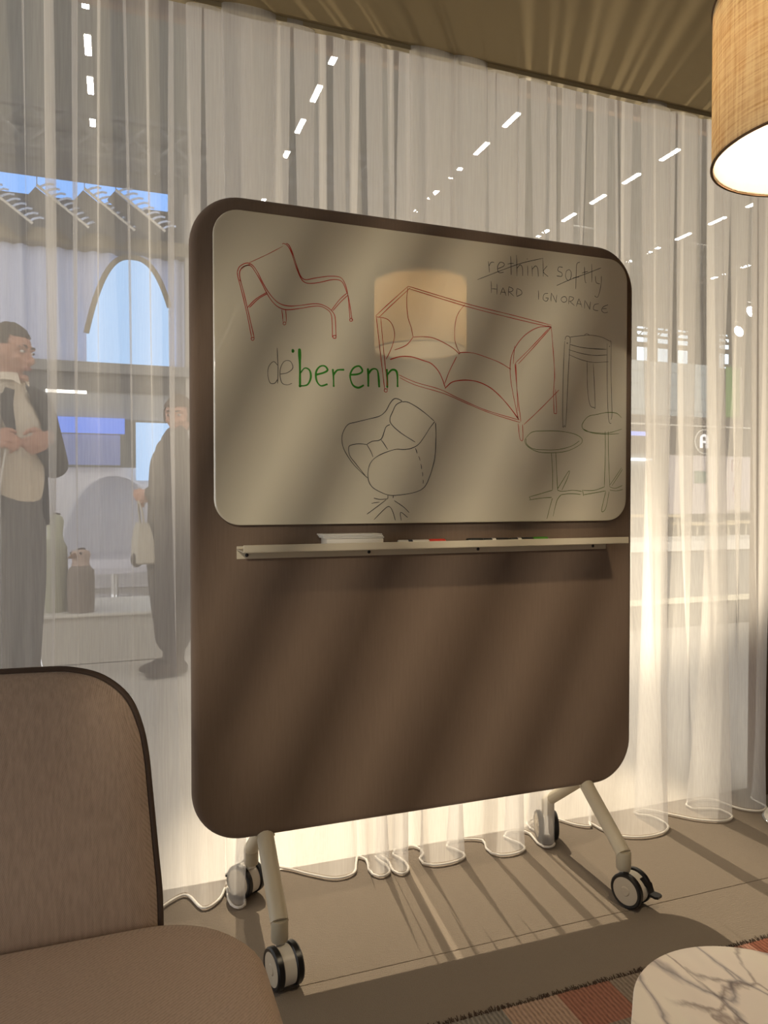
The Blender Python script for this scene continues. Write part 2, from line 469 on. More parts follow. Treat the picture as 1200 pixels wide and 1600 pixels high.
def top_path(x0, x1, n, seed):
    r = random.Random(seed); k = 32
    xs, ys, x, y = [0.0], [0.0], 0.0, 0.0
    for i in range(n):
        A = r.uniform(1.98, 2.16) if x0 + x * PL * 2 > 0.12 else r.uniform(1.78, 1.95); ln = r.uniform(0.86, 1.14)
        bx, by = [], []
        px = py = 0.0
        for j in range(k):
            a = A * sin(2 * pi * (j + 0.5) / k)
            px += cos(a); py += sin(a); bx.append(px); by.append(py)
        for j in range(k):
            xs.append(x + bx[j] / px * ln); ys.append(by[j] / max(px, 3) * 0.62)
        x += ln
    sc = (x1 - x0) / x
    return [(x0 + a * sc, 1.965 - b * PL * 0.75) for a, b in zip(xs, ys)]


def bottom_path(pts, count):
    d = catmull([(p[0], p[1], 0) for p in pts], 14)
    arc = [0.0]; mx = [d[0].x]
    for a, b in zip(d[:-1], d[1:]):
        arc.append(arc[-1] + (b - a).length); mx.append(max(mx[-1], b.x))
    T = arc[-1]; w = mx[-1] - mx[0]
    s = [0.5 * a / T + 0.5 * (m - mx[0]) / w for a, m in zip(arc, mx)]
    out, j = [], 0
    for i in range(count):
        t = i / (count - 1)
        while j < len(s) - 2 and s[j + 1] < t: j += 1
        f = (t - s[j]) / max(s[j + 1] - s[j], 1e-9)
        p = d[j].lerp(d[j + 1], min(max(f, 0), 1)); out.append((p.x, p.y))
    return out


def make_curtain(label, x0, x1, bpts, seed):
    n = round((x1 - x0) / PL / 2)
    tp = top_path(x0, x1, n, seed); bp = bottom_path(bpts, len(tp))
    ZT, ZB, rows = CEIL + 0.19, 0.012, 28
    me = bpy.data.meshes.new('voile'); vs, fs = [], []
    m = len(tp); rs = random.Random(seed + 5)
    ph = [rs.uniform(0, 6) for _ in range(4)]
    for k in range(rows + 1):
        t = k / rows
        z = ZT + (ZB - ZT) * t
        w = t ** 2.1
        for i in range(m):
            u = i / m
            dx = 0.010 * sin(pi * t) * sin(40 * u + ph[0]) + 0.006 * sin(pi * t) * sin(97 * u + ph[1] + t)
            dy = 0.008 * sin(pi * t) * sin(63 * u + ph[2] + 2 * t)
            vs.append((tp[i][0] * (1 - w) + bp[i][0] * w + dx, tp[i][1] * (1 - w) + bp[i][1] * w + dy, z))
    for k in range(rows):
        for i in range(m - 1):
            a = k * m + i
            fs.append((a, a + 1, a + m + 1, a + m))
    me.from_pydata(vs, [], fs); me.update()
    root = thing('sheer_curtain', label, 'curtain', ((x0 + x1) / 2, 1.95, 0))
    link('voile', me, M['curtain'], root)
    bm = bmesh.new()
    tube(bm, [(x, y, 0.006) for x, y in bp[::2]], 0.0036, 6)
    obj('weighted_hem', bm, M['hem'], root)
    bm = bmesh.new()
    tube(bm, [(x, y, ZT - 0.004) for x, y in tp[::2]], 0.003, 5)
    obj('heading_tape', bm, M['hem'], root)
    return root


r_ = random.Random(3); left_auto = []
x = -0.62
while x < 0.10:
    p = r_.uniform(0.10, 0.17)
    left_auto += [(x, 1.99 + r_.uniform(-.01, .01)), (x + 0.30 * p, 1.93), (x + 0.62 * p, 1.90 + r_.uniform(-.012, .012)), (x + 0.80 * p, 1.94)]
    x += p
LEFT = left_auto + [(.165, 1.98), (.20, 1.90), (.245, 1.925), (.272, 1.985), (.268, 1.91), (.283, 1.872), (.306, 1.885), (.306, 1.965), (.30, 2.03), (.34, 2.055), (.40, 2.05),
        (.45, 2.02), (.50, 1.97), (.56, 1.925), (.615, 1.935), (.638, 1.985), (.655, 2.02), (.672, 1.99), (.660, 1.935), (.668, 1.90), (.69, 1.893), (.713, 1.91), (.714, 1.955), (.70, 1.995), (.716, 2.01), (.728, 1.965), (.722, 1.91), (.74, 1.886), (.765, 1.90), (.772, 1.95), (.755, 2.0), (.77, 2.02)]
RIGHT = [(.792, 2.02), (.83, 2.025), (.845, 1.98), (.815, 1.94), (.83, 1.905), (.89, 1.895), (.945, 1.912), (.95, 1.95), (.925, 1.985), (.94, 2.012), (1.0, 2.012), (1.045, 1.985), (1.03, 1.94), (1.035, 1.897), (1.08, 1.88), (1.135, 1.895), (1.14, 1.94), (1.115, 1.98), (1.15, 2.012), (1.20, 1.99), (1.195, 1.93), (1.19, 1.895), (1.215, 1.88), (1.24, 1.90), (1.235, 1.96), (1.225, 2.03), (1.27, 2.065), (1.33, 2.05), (1.37, 1.985), (1.41, 1.955), (1.425, 1.985), (1.43, 1.93), (1.455, 1.87), (1.52, 1.838), (1.60, 1.842), (1.648, 1.88), (1.645, 1.95), (1.60, 1.985), (1.66, 2.0), (1.72, 1.93), (1.77, 1.875), (1.84, 1.842), (1.893, 1.86), (1.89, 1.92), (1.81, 1.955), (1.84, 2.0), (1.93, 1.99),
         (1.96, 1.90), (2.01, 1.86), (2.06, 1.88), (2.07, 1.95), (2.12, 1.97)]
make_curtain('sheer white curtain hanging left of and behind the taupe board, people seen through it', -0.62, 0.80, LEFT, 11)
make_curtain('sheer white curtain hanging right of the board up to the brown wall post', 0.775, 2.13, RIGHT, 23)

# ------------------------------------------------------------------ mobile whiteboard
BX0, BX1, BZ0, BZ1, BY = 0.1602, 1.378, 0.2465, 1.7465, 1.7194
board = thing('mobile_whiteboard', 'taupe fabric mobile board on white legs with a whiteboard covered in furniture sketches', 'whiteboard', (0.769, 1.742, 0))
bm = bmesh.new(); slab_xz(bm, BX0, BX1, BZ0, BZ1, 0.118, BY, BY + 0.046, 0.017, 5, 14)
obj('fabric_panel', bm, M['board'], board)
bm = bmesh.new()
ins = 0.0055
tube(bm, [(a, BY + 0.0105, b) for a, b in rrect(BX0 + ins, BX1 - ins, BZ0 + ins, BZ1 - ins, 0.112, 14)] + [(BX1 - ins, BY + 0.0105, BZ1 - 0.118)], 0.0022, 6)
obj('piping', bm, M['piping'], board)
WX0, WX1, WZ0, WZ1, WY = 0.2085, 1.3335, 0.987, 1.7035, 1.6935
bm = bmesh.new(); slab_xz(bm, WX0, WX1, WZ0, WZ1, 0.06, WY, WY + 0.010, 0.002, 3, 12)
wb = obj('whiteboard_panel', bm, M['enamel'], board)
for px in (0.40, 1.14):
    for pz in (1.12, 1.58):
        bm = bmesh.new(); lathe(bm, [(0.014, 0), (0.014, 0.017)], 12, Matrix.Translation((px, WY + 0.009, pz)) @ Matrix.Rotation(-pi / 2, 4, 'X'))
        obj('standoff', bm, M['cream_metal'], board)

STROKES = json.loads('''{"red_chair":[[16,375,1640,382,1636,391,1617,400,1590,409,1568,421,1561,444,1567,474,1574,498,1576,510,1572,519,1557,524,1537,527,1512,530,1476],[16,366,1637,369,1639,378,1635,387,1621,396,1594,407,1568,416,1556,430,1553,455,1558,484,1567,503,1568,513,1561,521,1543,526,1530,531,1503,535,1476],[16,537,1477,535,1474,533,1473,530,1473,529,1476,530,1479,533,1480,535,1479,537,1477],[16,522,1539,503,1521,483,1494],[16,524,1534,505,1515,487,1494],[16,262,1562,266,1573,275,1581,286,1585,297,1581,308,1567,319,1546,332,1525,346,1509,361,1499,382,1496,409,1500,437,1506,455,1507,472,1502,484,1494,492,1482,494,1459,495,1432],[16,269,1545,267,1558,270,1569,282,1579,293,1579,302,1568,315,1548,327,1525,341,1504,357,1491,377,1487,409,1493,437,1500,455,1502,469,1498,481,1489,485,1472,486,1431],[16,262,1562,264,1549,273,1515,284,1468,294,1417],[16,269,1545,277,1516,287,1473,300,1417],[16,300,1414,299,1412,297,1410,294,1411,293,1414,294,1416,297,1417,299,1417,300,1414],[16,285,1484,304,1505,330,1523],[16,289,1484,310,1506,331,1520],[16,364,1486,367,1458],[16,373,1487,375,1458],[16,374,1455,373,1453,370,1451,368,1452,367,1455,368,1457,370,1458,373,1458,374,1455],[16,495,1433,494,1430,491,1429,488,1430,487,1433,488,1435,491,1436,494,1436,495,1433],[16,267,1545,270,1542,268,1547],[16,271,1571,278,1577,291,1582],[9,289,1586,328,1608,368,1633]],"grey_word":[[15,354,1357,345,1365,334,1354,331,1336,336,1316,347,1315,355,1326],[15,353,1397,355,1350,354,1315],[15,360,1337,377,1341,390,1353,384,1368,370,1367,361,1351,360,1331,365,1316,377,1313,388,1317]],"green_word":[[55,390,1394,390,1391],[62,406,1396,407,1354,407,1312],[38,407,1340,418,1354,430,1350,433,1333,425,1316,409,1312],[42,445,1340,464,1346,474,1353,467,1362,455,1360,446,1347,447,1327,457,1315,472,1319],[45,487,1354,489,1316],[45,489,1343,498,1354,513,1356],[42,531,1345,551,1348,561,1356,553,1367,538,1361,530,1343,536,1322,550,1315,563,1321],[46,575,1361,576,1321],[46,576,1350,587,1362,600,1358,604,1321],[46,624,1362,625,1321],[46,625,1350,637,1363,650,1358,652,1324]],"red_sofa":[[15,596,1492,680,1571],[15,603,1488,685,1567],[15,680,1571,835,1543,970,1525,1090,1508],[15,683,1565,837,1536,970,1517,1086,1503],[15,596,1492,605,1420,618,1315],[15,608,1487,616,1405,626,1315],[15,625,1312,624,1309,621,1308,618,1309,617,1312,618,1315,621,1316,624,1315,625,1312],[14,597,1489,624,1486,639,1471,644,1448,637,1419,622,1388],[14,679,1568,676,1535,679,1497,688,1470,693,1447],[14,693,1447,675,1426,644,1412],[14,693,1447,718,1450,747,1449,777,1439,802,1427,820,1414],[10,835,1541,814,1512,807,1480,807,1448,815,1425,822,1417],[15,817,1413,825,1418,858,1419,899,1410,936,1399,968,1384],[15,779,1337,792,1369,812,1407],[22,632,1388,660,1397,690,1398,721,1391,742,1385,761,1368,773,1347,780,1328],[22,780,1325,785,1330,802,1343,838,1349,874,1346,910,1332,942,1308,969,1281,993,1253],[13,655,1352,700,1336,766,1322,818,1302,896,1275,990,1254],[13,658,1345,700,1329,777,1312,843,1289,911,1267,996,1247],[15,1089,1504,1049,1499,1011,1477,984,1447,968,1413,966,1370,974,1323,985,1277,990,1258],[15,975,1399,979,1446],[15,982,1402,985,1352,989,1277],[15,982,1402,1028,1445,1082,1499],[15,990,1400,1033,1443,1089,1502],[15,1089,1504,1095,1445,1100,1378,1097,1329,1099,1274],[15,1103,1339,1107,1275],[15,1099,1274,1107,1274],[15,1007,1242,1056,1284,1114,1338],[15,990,1244,995,1206,1004,1202,1003,1242],[15,980,1399,985,1343,998,1249],[26,1077,1505,1089,1503,1082,1499],[26,985,1263,990,1256]],"black_words":[[13,901,1656,904,1628],[13,903,1644,909,1654,918,1655],[13,929,1640,946,1649,946,1656,935,1657,928,1645,931,1631,946,1633],[13,966,1677,967,1651,968,1628],[13,957,1655,975,1659],[13,983,1681,985,1627],[13,984,1646,994,1657,1001,1650,1002,1629],[13,1016,1657,1017,1631],[13,1015,1676,1015,1673],[13,1029,1658,1031,1631],[13,1030,1649,1040,1659,1047,1653,1049,1632],[13,1062,1681,1064,1634],[13,1076,1663,1064,1647,1079,1635],[13,870,1606,946,1640,999,1662,1064,1682],[13,1124,1664,1112,1664,1109,1654,1121,1649,1120,1640,1105,1640],[13,1144,1661,1135,1655,1133,1640,1141,1631,1149,1639,1150,1654,1144,1661],[13,1178,1684,1168,1678,1166,1653,1165,1610],[13,1156,1639,1175,1644],[13,1192,1673,1194,1637,1198,1630],[13,1184,1655,1204,1662],[13,1215,1683,1216,1634],[13,1227,1652,1230,1635,1242,1632],[13,1247,1654,1245,1627,1236,1597,1225,1598],[13,1105,1614,1149,1635,1195,1654,1246,1676],[13,909,1606,910,1576],[13,926,1601,926,1574],[13,910,1587,926,1587],[13,936,1574,944,1593],[13,944,1593,953,1573],[13,939,1581,952,1581],[13,960,1573,961,1597],[13,961,1597,973,1593,970,1586,961,1584],[13,961,1584,976,1574],[13,984,1576,985,1595],[13,985,1595,997,1591,999,1582,984,1574],[13,1049,1596,1050,1572],[13,1079,1591,1067,1588,1064,1574,1074,1570,1080,1578],[13,1080,1579,1071,1579],[13,1088,1571,1089,1593],[13,1089,1593,1104,1569],[13,1104,1569,1106,1590],[13,1137,1580,1135,1575,1128,1572,1122,1574,1119,1579,1122,1584,1128,1587,1134,1586,1137,1580],[13,1143,1568,1145,1589],[13,1145,1589,1158,1587,1154,1579,1145,1576],[13,1145,1576,1161,1566],[13,1167,1564,1175,1586],[13,1175,1586,1185,1563],[13,1170,1572,1183,1571],[13,1193,1561,1194,1583],[13,1194,1583,1210,1560],[13,1210,1560,1212,1581],[13,1239,1578,1225,1574,1222,1561,1237,1559],[13,1269,1578,1254,1571,1248,1561,1257,1555,1269,1558],[13,1251,1565,1265,1567]],"grey_stool":[[13,1132,1472,1134,1480,1140,1483,1148,1479,1148,1463],[13,1131,1469,1127,1384,1126,1250,1131,1244,1136,1249,1141,1350,1146,1442,1148,1463],[13,1148,1481,1182,1487,1215,1491,1250,1488,1276,1479],[13,1193,1490,1201,1494,1209,1491],[13,1144,1447,1182,1440,1224,1437,1267,1441],[13,1144,1434,1182,1423,1224,1418,1272,1423],[13,1267,1473,1268,1356,1273,1266,1282,1254],[13,1276,1479,1280,1472,1280,1393,1284,1285,1281,1265],[13,1202,1419,1204,1346,1212,1303,1225,1296,1229,1304,1222,1415],[13,1141,1464,1140,1463,1138,1463,1138,1465,1140,1465,1141,1464],[13,1276,1465,1275,1464,1274,1464,1274,1465,1275,1466,1276,1465],[18,1148,1461,1182,1456,1216,1455,1265,1456]],"green_tables":[[13,1014,1208,1032,1223,1064,1227,1113,1228,1158,1223,1183,1213,1188,1202,1175,1190,1142,1176,1101,1170,1052,1171,1020,1184,1010,1198,1014,1208],[13,1014,1205,1016,1191,1036,1179,1072,1177,1113,1179,1154,1189,1179,1204],[13,1091,1170,1095,1119,1095,1070],[13,1105,1170,1108,1119,1111,1070],[13,1095,1070,1060,1061,1024,1052],[13,1024,1044,1061,1049,1093,1051],[13,1024,1052,1028,1044],[13,1095,1049,1087,1024,1078,993],[13,1122,1058,1109,1042,1097,1000],[13,1111,1070,1126,1067,1159,1070,1188,1067],[13,1122,1058,1151,1061,1184,1059],[13,1111,1074,1126,1095,1144,1120,1148,1118,1138,1095,1124,1070],[13,1316,1271,1299,1283,1268,1284,1234,1277,1208,1271,1192,1256,1187,1242,1200,1231,1234,1227,1273,1228,1317,1240],[13,1192,1236,1217,1227,1260,1224,1308,1227],[13,1262,1232,1263,1176,1260,1080],[13,1272,1232,1273,1176,1278,1080],[13,1191,1070,1227,1070,1261,1080],[13,1193,1058,1227,1063,1265,1069],[13,1189,1072,1193,1054],[13,1278,1080,1296,1076,1320,1084],[13,1278,1071,1300,1069,1322,1073],[13,1265,1067,1255,1031,1252,1016,1255,1011,1266,1023,1276,1067],[13,1278,1085,1291,1100,1317,1133],[13,1285,1083,1304,1107,1320,1129]],"black_armchair":[[15,664,1288,652,1293,642,1292,632,1281,621,1262,605,1249,578,1241,544,1232,525,1226,514,1211,509,1193,512,1172,521,1154,536,1133,555,1114,574,1098],[15,664,1287,648,1278,640,1263,632,1244,636,1230,660,1210,699,1188],[15,664,1286,679,1286,703,1275,728,1259,750,1242],[15,752,1241,738,1224,724,1203,707,1182,687,1172,668,1169,648,1169,624,1162,601,1152,584,1138,576,1119,576,1094,586,1076,609,1063,632,1056,660,1057,700,1064,724,1077,738,1103,748,1133,753,1159,755,1204,754,1238],[15,632,1229,621,1222,609,1193,586,1187,572,1179],[15,609,1191,626,1168],[15,572,1179,582,1163,588,1149],[15,572,1179,551,1180,531,1176,526,1169,529,1151,544,1132,570,1101],[15,699,1173,704,1160],[15,708,1153,712,1142],[15,714,1134,716,1121],[15,718,1114,719,1103],[15,720,1095,720,1085],[15,626,1056,626,1047],[15,640,1055,640,1049],[15,626,1047,605,1046,590,1049],[15,584,1036,605,1039],[15,622,1045,597,1027,572,1010],[15,590,996,621,1025,632,1027,640,1014,646,994],[15,643,1043,668,1027,683,1013],[15,662,993,660,1014,679,1001]]}''')
INKINFO = {'red_chair': ('lounge_chair_sketch', 'red', 'red marker sketch of a tube-framed lounge chair'), 'grey_word': ('lettering', 'grey', 'thin grey marker lettering'),
           'green_word': ('lettering', 'green', 'thick green marker lettering'), 'red_sofa': ('sofa_sketch', 'red', 'red marker sketch of a sofa with cushions'),
           'black_words': ('lettering', 'black', 'black handwriting with two words struck through'), 'grey_stool': ('stool_sketch', 'grey', 'grey marker sketch of a three-legged stool'),
           'green_tables': ('table_sketch', 'olive', 'olive green marker sketch of two round pedestal tables'), 'black_armchair': ('armchair_sketch', 'black', 'black marker sketch of a rounded swivel armchair')}
lift = 0.0
for key, lines in STROKES.items():
    nm, ink, lab = INKINFO[key]; bm = bmesh.new(); lift += 0.00004
    for ln in lines:
        w = ln[0] / 10000.0 * 0.70 if ln[0] < 30 else ln[0] / 10000.0 * 0.62
        raw = [(ln[i] / 1000.0, ln[i + 1] / 1000.0) for i in range(1, len(ln), 2)]
        pts = catmull([(a, 0, b) for a, b in raw], 5) if len(raw) > 2 else [Vector((a, 0, b)) for a, b in raw]
        if len(raw) == 2:
            a, b = pts
            nrm = Vector((-(b - a).z, 0, (b - a).x)); nrm = nrm.normalized() * 0.0006 if nrm.length > 0 else nrm
            pts = [a, a.lerp(b, .35) + nrm, a.lerp(b, .7) + nrm * .6, b]
        ring = []
        nP = len(pts)
        for i, p in enumerate(pts):
            t = pts[min(i + 1, nP - 1)] - pts[max(i - 1, 0)]
            if t.length < 1e-7: t = Vector((1, 0, 0))
            t.normalize(); nn = Vector((-t.z, 0, t.x))
            ww = w * (0.8 + 0.35 * noise.noise(Vector((p.x * 40, p.z * 40, lift * 1e4))))
            if ln[0] < 30 and (i == 0 or i == nP - 1): ww *= 0.6
            y0 = WY - 0.0003 - lift
            ring.append([Vector((p.x, y0, p.z)) + nn * ww, Vector((p.x, y0, p.z)) - nn * ww])
        vv = [[bm.verts.new(q) for q in r] for r in ring]
        for a, b in zip(vv[:-1], vv[1:]): bm.faces.new((a[0], a[1], b[1], b[0]))
        if ln[0] >= 30:     # round the ends of the broad strokes
            for p, d in ((pts[0], pts[0] - pts[1]), (pts[-1], pts[-1] - pts[-2])):
                c = [bm.verts.new((p.x + w * 0.9 * cos(2 * pi * k / 10), WY - 0.0004 - lift, p.z + w * 0.9 * sin(2 * pi * k / 10))) for k in range(10)]
                bm.faces.new(c)
    o = obj(nm, bm, INK[ink], wb, smooth=False); o['label'] = lab

# tray: L-shaped shelf on a mounting plate
TX0, TX1, TZ = 0.262, 1.284, 0.9285
bm = bmesh.new()
box(bm, ((TX0 + TX1) / 2, 1.669, TZ + 0.0015), (TX1 - TX0, 0.100, 0.003), None, 0.0008)
box(bm, ((TX0 + TX1) / 2, 1.6205, TZ + 0.0085), (TX1 - TX0, 0.003, 0.017), None, 0.001)
tray = obj('marker_tray', bm, M['cream_metal'], board, smooth=False)
bm = bmesh.new(); box(bm, ((TX0 + TX1) / 2, 1.7175, TZ - 0.006), (TX1 - TX0, 0.004, 0.030), None, 0.001)
obj('mounting_plate', bm, M['cream_metal'], tray, smooth=False)
for px in (0.285, 0.585, 0.885, 1.24):
    bm = bmesh.new(); lathe(bm, [(0.0042, 0), (0.0042, 0.0015), (0.002, 0.003)], 10, Matrix.Translation((px, 1.7156, TZ - 0.012)) @ Matrix.Rotation(pi / 2, 4, 'X'))
    obj('screw', bm, M['black_plastic'], tray)

# legs and casters
LX = (0.328, 1.231)


def leg(px, sy):
    bm = bmesh.new()
    yt, yb = 1.7425 + sy * 0.004, 1.7425 + sy * 0.178
    tube(bm, [(px, yt, 0.256), (px, yb, 0.128)], 0.0205, 14, True, 0.80, (1, 0, 0))
    o = obj('leg', bm, M['cream_metal'], board)
    bm = bmesh.new()
    lathe(bm, [(0.0175, 0.088), (0.019, 0.092), (0.019, 0.130), (0.017, 0.134)], 18, Matrix.Translation((px, yb, 0)))
    obj('stem_collar', bm, mat('collar_paint', (0.44, 0.39, 0.29), 0.45) if 'collar_paint' not in bpy.data.materials else bpy.data.materials['collar_paint'], o)
    return yb


def caster(px, py, ang, trail, brake):
    """twin wheel caster: ang = direction of the axle in plan"""
    R = 0.0435
    off = Vector((cos(trail), sin(trail), 0)) * 0.020
    ctr = Vector((px, py, R)) + off
    A = Matrix.Translation(ctr) @ Matrix.Rotation(ang, 4, 'Z') @ Matrix.Rotation(pi / 2, 4, 'Y')   # local z -> axle
    bm = bmesh.new()
    lathe(bm, [(R - 0.007, -0.013), (R - 0.004, -0.0135), (R - 0.004, 0.0135), (R - 0.007, 0.013)], 36, A)
    box(bm, (px, py, 0.085), (0.020, 0.020, 0.014), None, 0.003)
    root = obj('caster', bm, M['white_metal'], board)
    for s in (-1, 1):
        bm = bmesh.new()
        lathe(bm, [(R - 0.009, s * 0.0295), (R - 0.003, s * 0.0305), (R, s * 0.027), (R, s * 0.0165), (R - 0.003, s * 0.0138), (R - 0.010, s * 0.0138)], 40, A, cap=False)
        obj('tyre', bm, M['rubber'], root)
        bm = bmesh.new()
        lathe(bm, [(0.0005, s * 0.0315), (0.010, s * 0.0315), (0.0115, s * 0.0302), (0.0125, s * 0.0292), (R - 0.011, s * 0.0298), (R - 0.0085, s * 0.0292), (R - 0.0085, s * 0.015)], 36, A)
        obj('hub_disc', bm, mat('cream_plastic', (0.50, 0.43, 0.33), 0.5) if 'cream_plastic' not in bpy.data.materials else bpy.data.materials['cream_plastic'], root)
    if brake:
        T = Vector((cos(trail), sin(trail), 0)); bm = bmesh.new()
        side = Vector((cos(ang), sin(ang), 0))
        rings = []
        for d, w, z in ((0.026, 0.011, R + 0.030), (0.044, 0.012, R + 0.016), (0.050, 0.012, R - 0.004), (0.064, 0.0135, R - 0.007), (0.070, 0.009, R - 0.008)):
            c = ctr + T * d + Vector((0, 0, z - R))
            rings.append([c + side * w + Vector((0, 0, .003)), c - side * w + Vector((0, 0, .003)), c - side * w - Vector((0, 0, .003)), c + side * w - Vector((0, 0, .003))])
        loft(bm, rings); obj('brake_lever', bm, M['black_plastic'], root)
    return root


for i, px in enumerate(LX):
    yb = leg(px, -1); yr = leg(px, 1)
    if i == 0:
        caster(px, yb, radians(192), radians(285), False); caster(px, yr, radians(215), radians(125), True)
    else:
        caster(px, yb, radians(200), radians(312), True); caster(px, yr, radians(160), radians(70), False)
for px in LX:
    bm = bmesh.new(); box(bm, (px, 1.7425, 0.2475), (0.045, 0.044, 0.006), None, 0.002); obj('leg_bracket', bm, M['cream_metal'], board)

# things on the tray
TT = TZ + 0.003
e = thing('wipe_pad', 'small stack of white wipes lying at the left end of the marker tray', 'wipes', (0.525, 1.668, TT))
bm = bmesh.new(); box(bm, (0.527, 1.668, TT + 0.0115), (0.140, 0.052, 0.023), None, 0.002)
obj('backing', bm, M['white_metal'], e)
for k in range(3):
    bm = bmesh.new(); box(bm, (0.525 - .002 * k, 1.668 + .001 * k, TT + 0.025 + 0.0035 * k), (0.146, 0.055, 0.0028), Matrix.Rotation(0.015 * (k - 1), 4, 'Z'), 0.001)
    obj('wipe_sheet', bm, mat('paper', (0.78, 0.75, 0.69), 0.8) if 'paper' not in bpy.data.materials else bpy.data.materials['paper'], e)


def marker(x0, x1, y, label, body, cap, cap_right):
    r = 0.0085; L = x1 - x0
    t = thing('marker_pen', label, 'marker', ((x0 + x1) / 2, y, TT), 'markers on the whiteboard tray')
    A = Matrix.Translation((x0, y, TT + r)) @ Matrix.Rotation(pi / 2, 4, 'Y')
    cl = 0.045
    a, b = (0, L - cl) if cap_right else (cl, L)
    bm = bmesh.new(); lathe(bm, [(r * .75, a), (r * .9, a + .002), (r * .9, b - .002), (r * .8, b)], 16, A); obj('barrel', bm, body, t)
    a2, b2 = (L - cl, L) if cap_right else (0, cl)
    bm = bmesh.new(); lathe(bm, [(r * .92, a2), (r, a2 + .003), (r, b2 - .003), (r * .7, b2)], 16, A); obj('cap', bm, cap, t)
    bm = bmesh.new(); lathe(bm, [(r * .93, a + L * .2), (r * .94, a + L * .21), (r * .94, a + L * .28), (r * .93, a + L * .29)], 16, A); obj('band', bm, INK['black'] if body is M['white_metal'] else M['white_metal'], t)


marker(0.642, 0.768, 1.664, 'white marker pen with a red cap in the middle of the tray', M['white_metal'], mat('red_cap', (0.55, 0.035, 0.02), 0.4), True)
marker(0.828, 0.945, 1.664, 'all black marker pen lying on the tray right of the red capped one', M['black_plastic'], M['black_plastic'], False)
marker(0.948, 1.062, 1.664, 'black marker pen with a green cap, rightmost on the tray', M['black_plastic'], mat('green_cap', (0.06, 0.22, 0.02), 0.4), True)

# ------------------------------------------------------------------ lounge chair
ch = thing('lounge_chair', 'taupe upholstered lounge chair in the left foreground with rounded piped backrest', 'chair', (-0.22, 0.86, 0))
SX0, SX1, SY0, SY1, SZ = -0.63, 0.192, 0.42, 1.145, 0.42


def outline_xy(x0, x1, y0, y1, rb, rf, n=10):
    pts = []
    for cx, cy, r, a0 in ((x1 - rb, y1 - rb, rb, 0), (x0 + rb, y1 - rb, rb, 90), (x0 + rf, y0 + rf, rf, 180), (x1 - rf, y0 + rf, rf, 270)):
        for k in range(n + 1):
            a = radians(a0 + 90 * k / n); pts.append((cx + r * cos(a), cy + r * sin(a)))
    return pts


bm = bmesh.new(); rings = []
for ins, z in ((0.03, SZ - 0.115), (0.012, SZ - 0.11), (0.002, SZ - 0.095), (0.0, SZ - 0.06), (0.0, SZ - 0.03), (0.004, SZ - 0.014), (0.014, SZ - 0.005), (0.03, SZ - 0.001), (0.08, SZ + 0.002), (0.16, SZ + 0.004), (0.26, SZ + 0.005)):
    rings.append([(x, y, z) for x, y in outline_xy(SX0 + ins, SX1 - ins, SY0 + ins, SY1 - ins, max(0.16 - ins, 0.03), max(0.12 - ins, 0.03))])
loft(bm, rings); obj('seat', bm, M['chair'], ch)
bm = bmesh.new(); loft(bm, [[(x, y, z) for x, y in outline_xy(SX0 + i, SX1 - i, SY0 + i, SY1 - i, 0.14, 0.10)] for i, z in ((0.06, SZ - 0.15), (0.03, SZ - 0.118))])
obj('seat_base', bm, M['piping'], ch)
# backrest: rounded, slightly leaning, curving forward at the side
CXB = -0.25


def back_pt(x, z, d):
    t = (z - SZ)
    bow = 0.055 * ((x - CXB) / 0.31) ** 2
    return Vector((x, 1.138 + 0.16 * t - 0.10 * bow + d, z))


outl = [(0.058, 0.40), (0.057, 0.455), (0.052, 0.515), (0.045, 0.60), (0.040, 0.655), (0.031, 0.700), (0.012, 0.742), (-0.022, 0.772), (-0.062, 0.786), (-0.11, 0.790), (-0.25, 0.792)]
half = catmull([(a, 0, b) for a, b in outl], 5)
full = [(p.x, p.z) for p in half] + [(2 * CXB - p.x, p.z) for p in reversed(half[:-1])]
cx_, cz_ = CXB, 0.58
bm = bmesh.new(); rings = []
for f, d in ((0.0, -0.006), (0.35, -0.006), (0.65, -0.004), (0.85, 0.000), (0.95, 0.006), (0.99, 0.014), (1.0, 0.026), (1.0, 0.045), (0.985, 0.058), (0.94, 0.066), (0.8, 0.07), (0.4, 0.072), (0.0, 0.072)):
    ring = []
    for x, z in full:
        xx, zz = cx_ + (x - cx_) * f, cz_ + (z - cz_) * f
        if f == 0.0: xx, zz = cx_ + (x - cx_) * 0.01, cz_ + (z - cz_) * 0.01
        ring.append(back_pt(xx, zz, d))
    rings.append(ring)
loft(bm, rings); obj('backrest', bm, M['chair'], ch)
bm = bmesh.new(); tube(bm, [back_pt(x * 1.0 + (0.0015 if x > CXB else -0.0015), z + (0.0015 if z > .7 else 0), 0.016) for x, z in full], 0.0042, 8)
obj('piping', bm, M['piping'], ch)
for px in (SX0 + 0.12, SX1 - 0.12):
    for py in (SY0 + 0.12, SY1 - 0.10):
        bm = bmesh.new(); tube(bm, [(px, py, 0.272), (px + (0.03 if px > -.2 else -.03), py + (0.03 if py > .8 else -.03), 0.0)], [0.017, 0.011], 12)
        obj('leg', bm, M['cream_metal'], ch)
bm = bmesh.new(); box(bm, (-0.22, (SY0 + SY1) / 2, 0.268), (0.62, 0.5, 0.01), None, 0.003); obj('under_frame', bm, M['cream_metal'], ch)

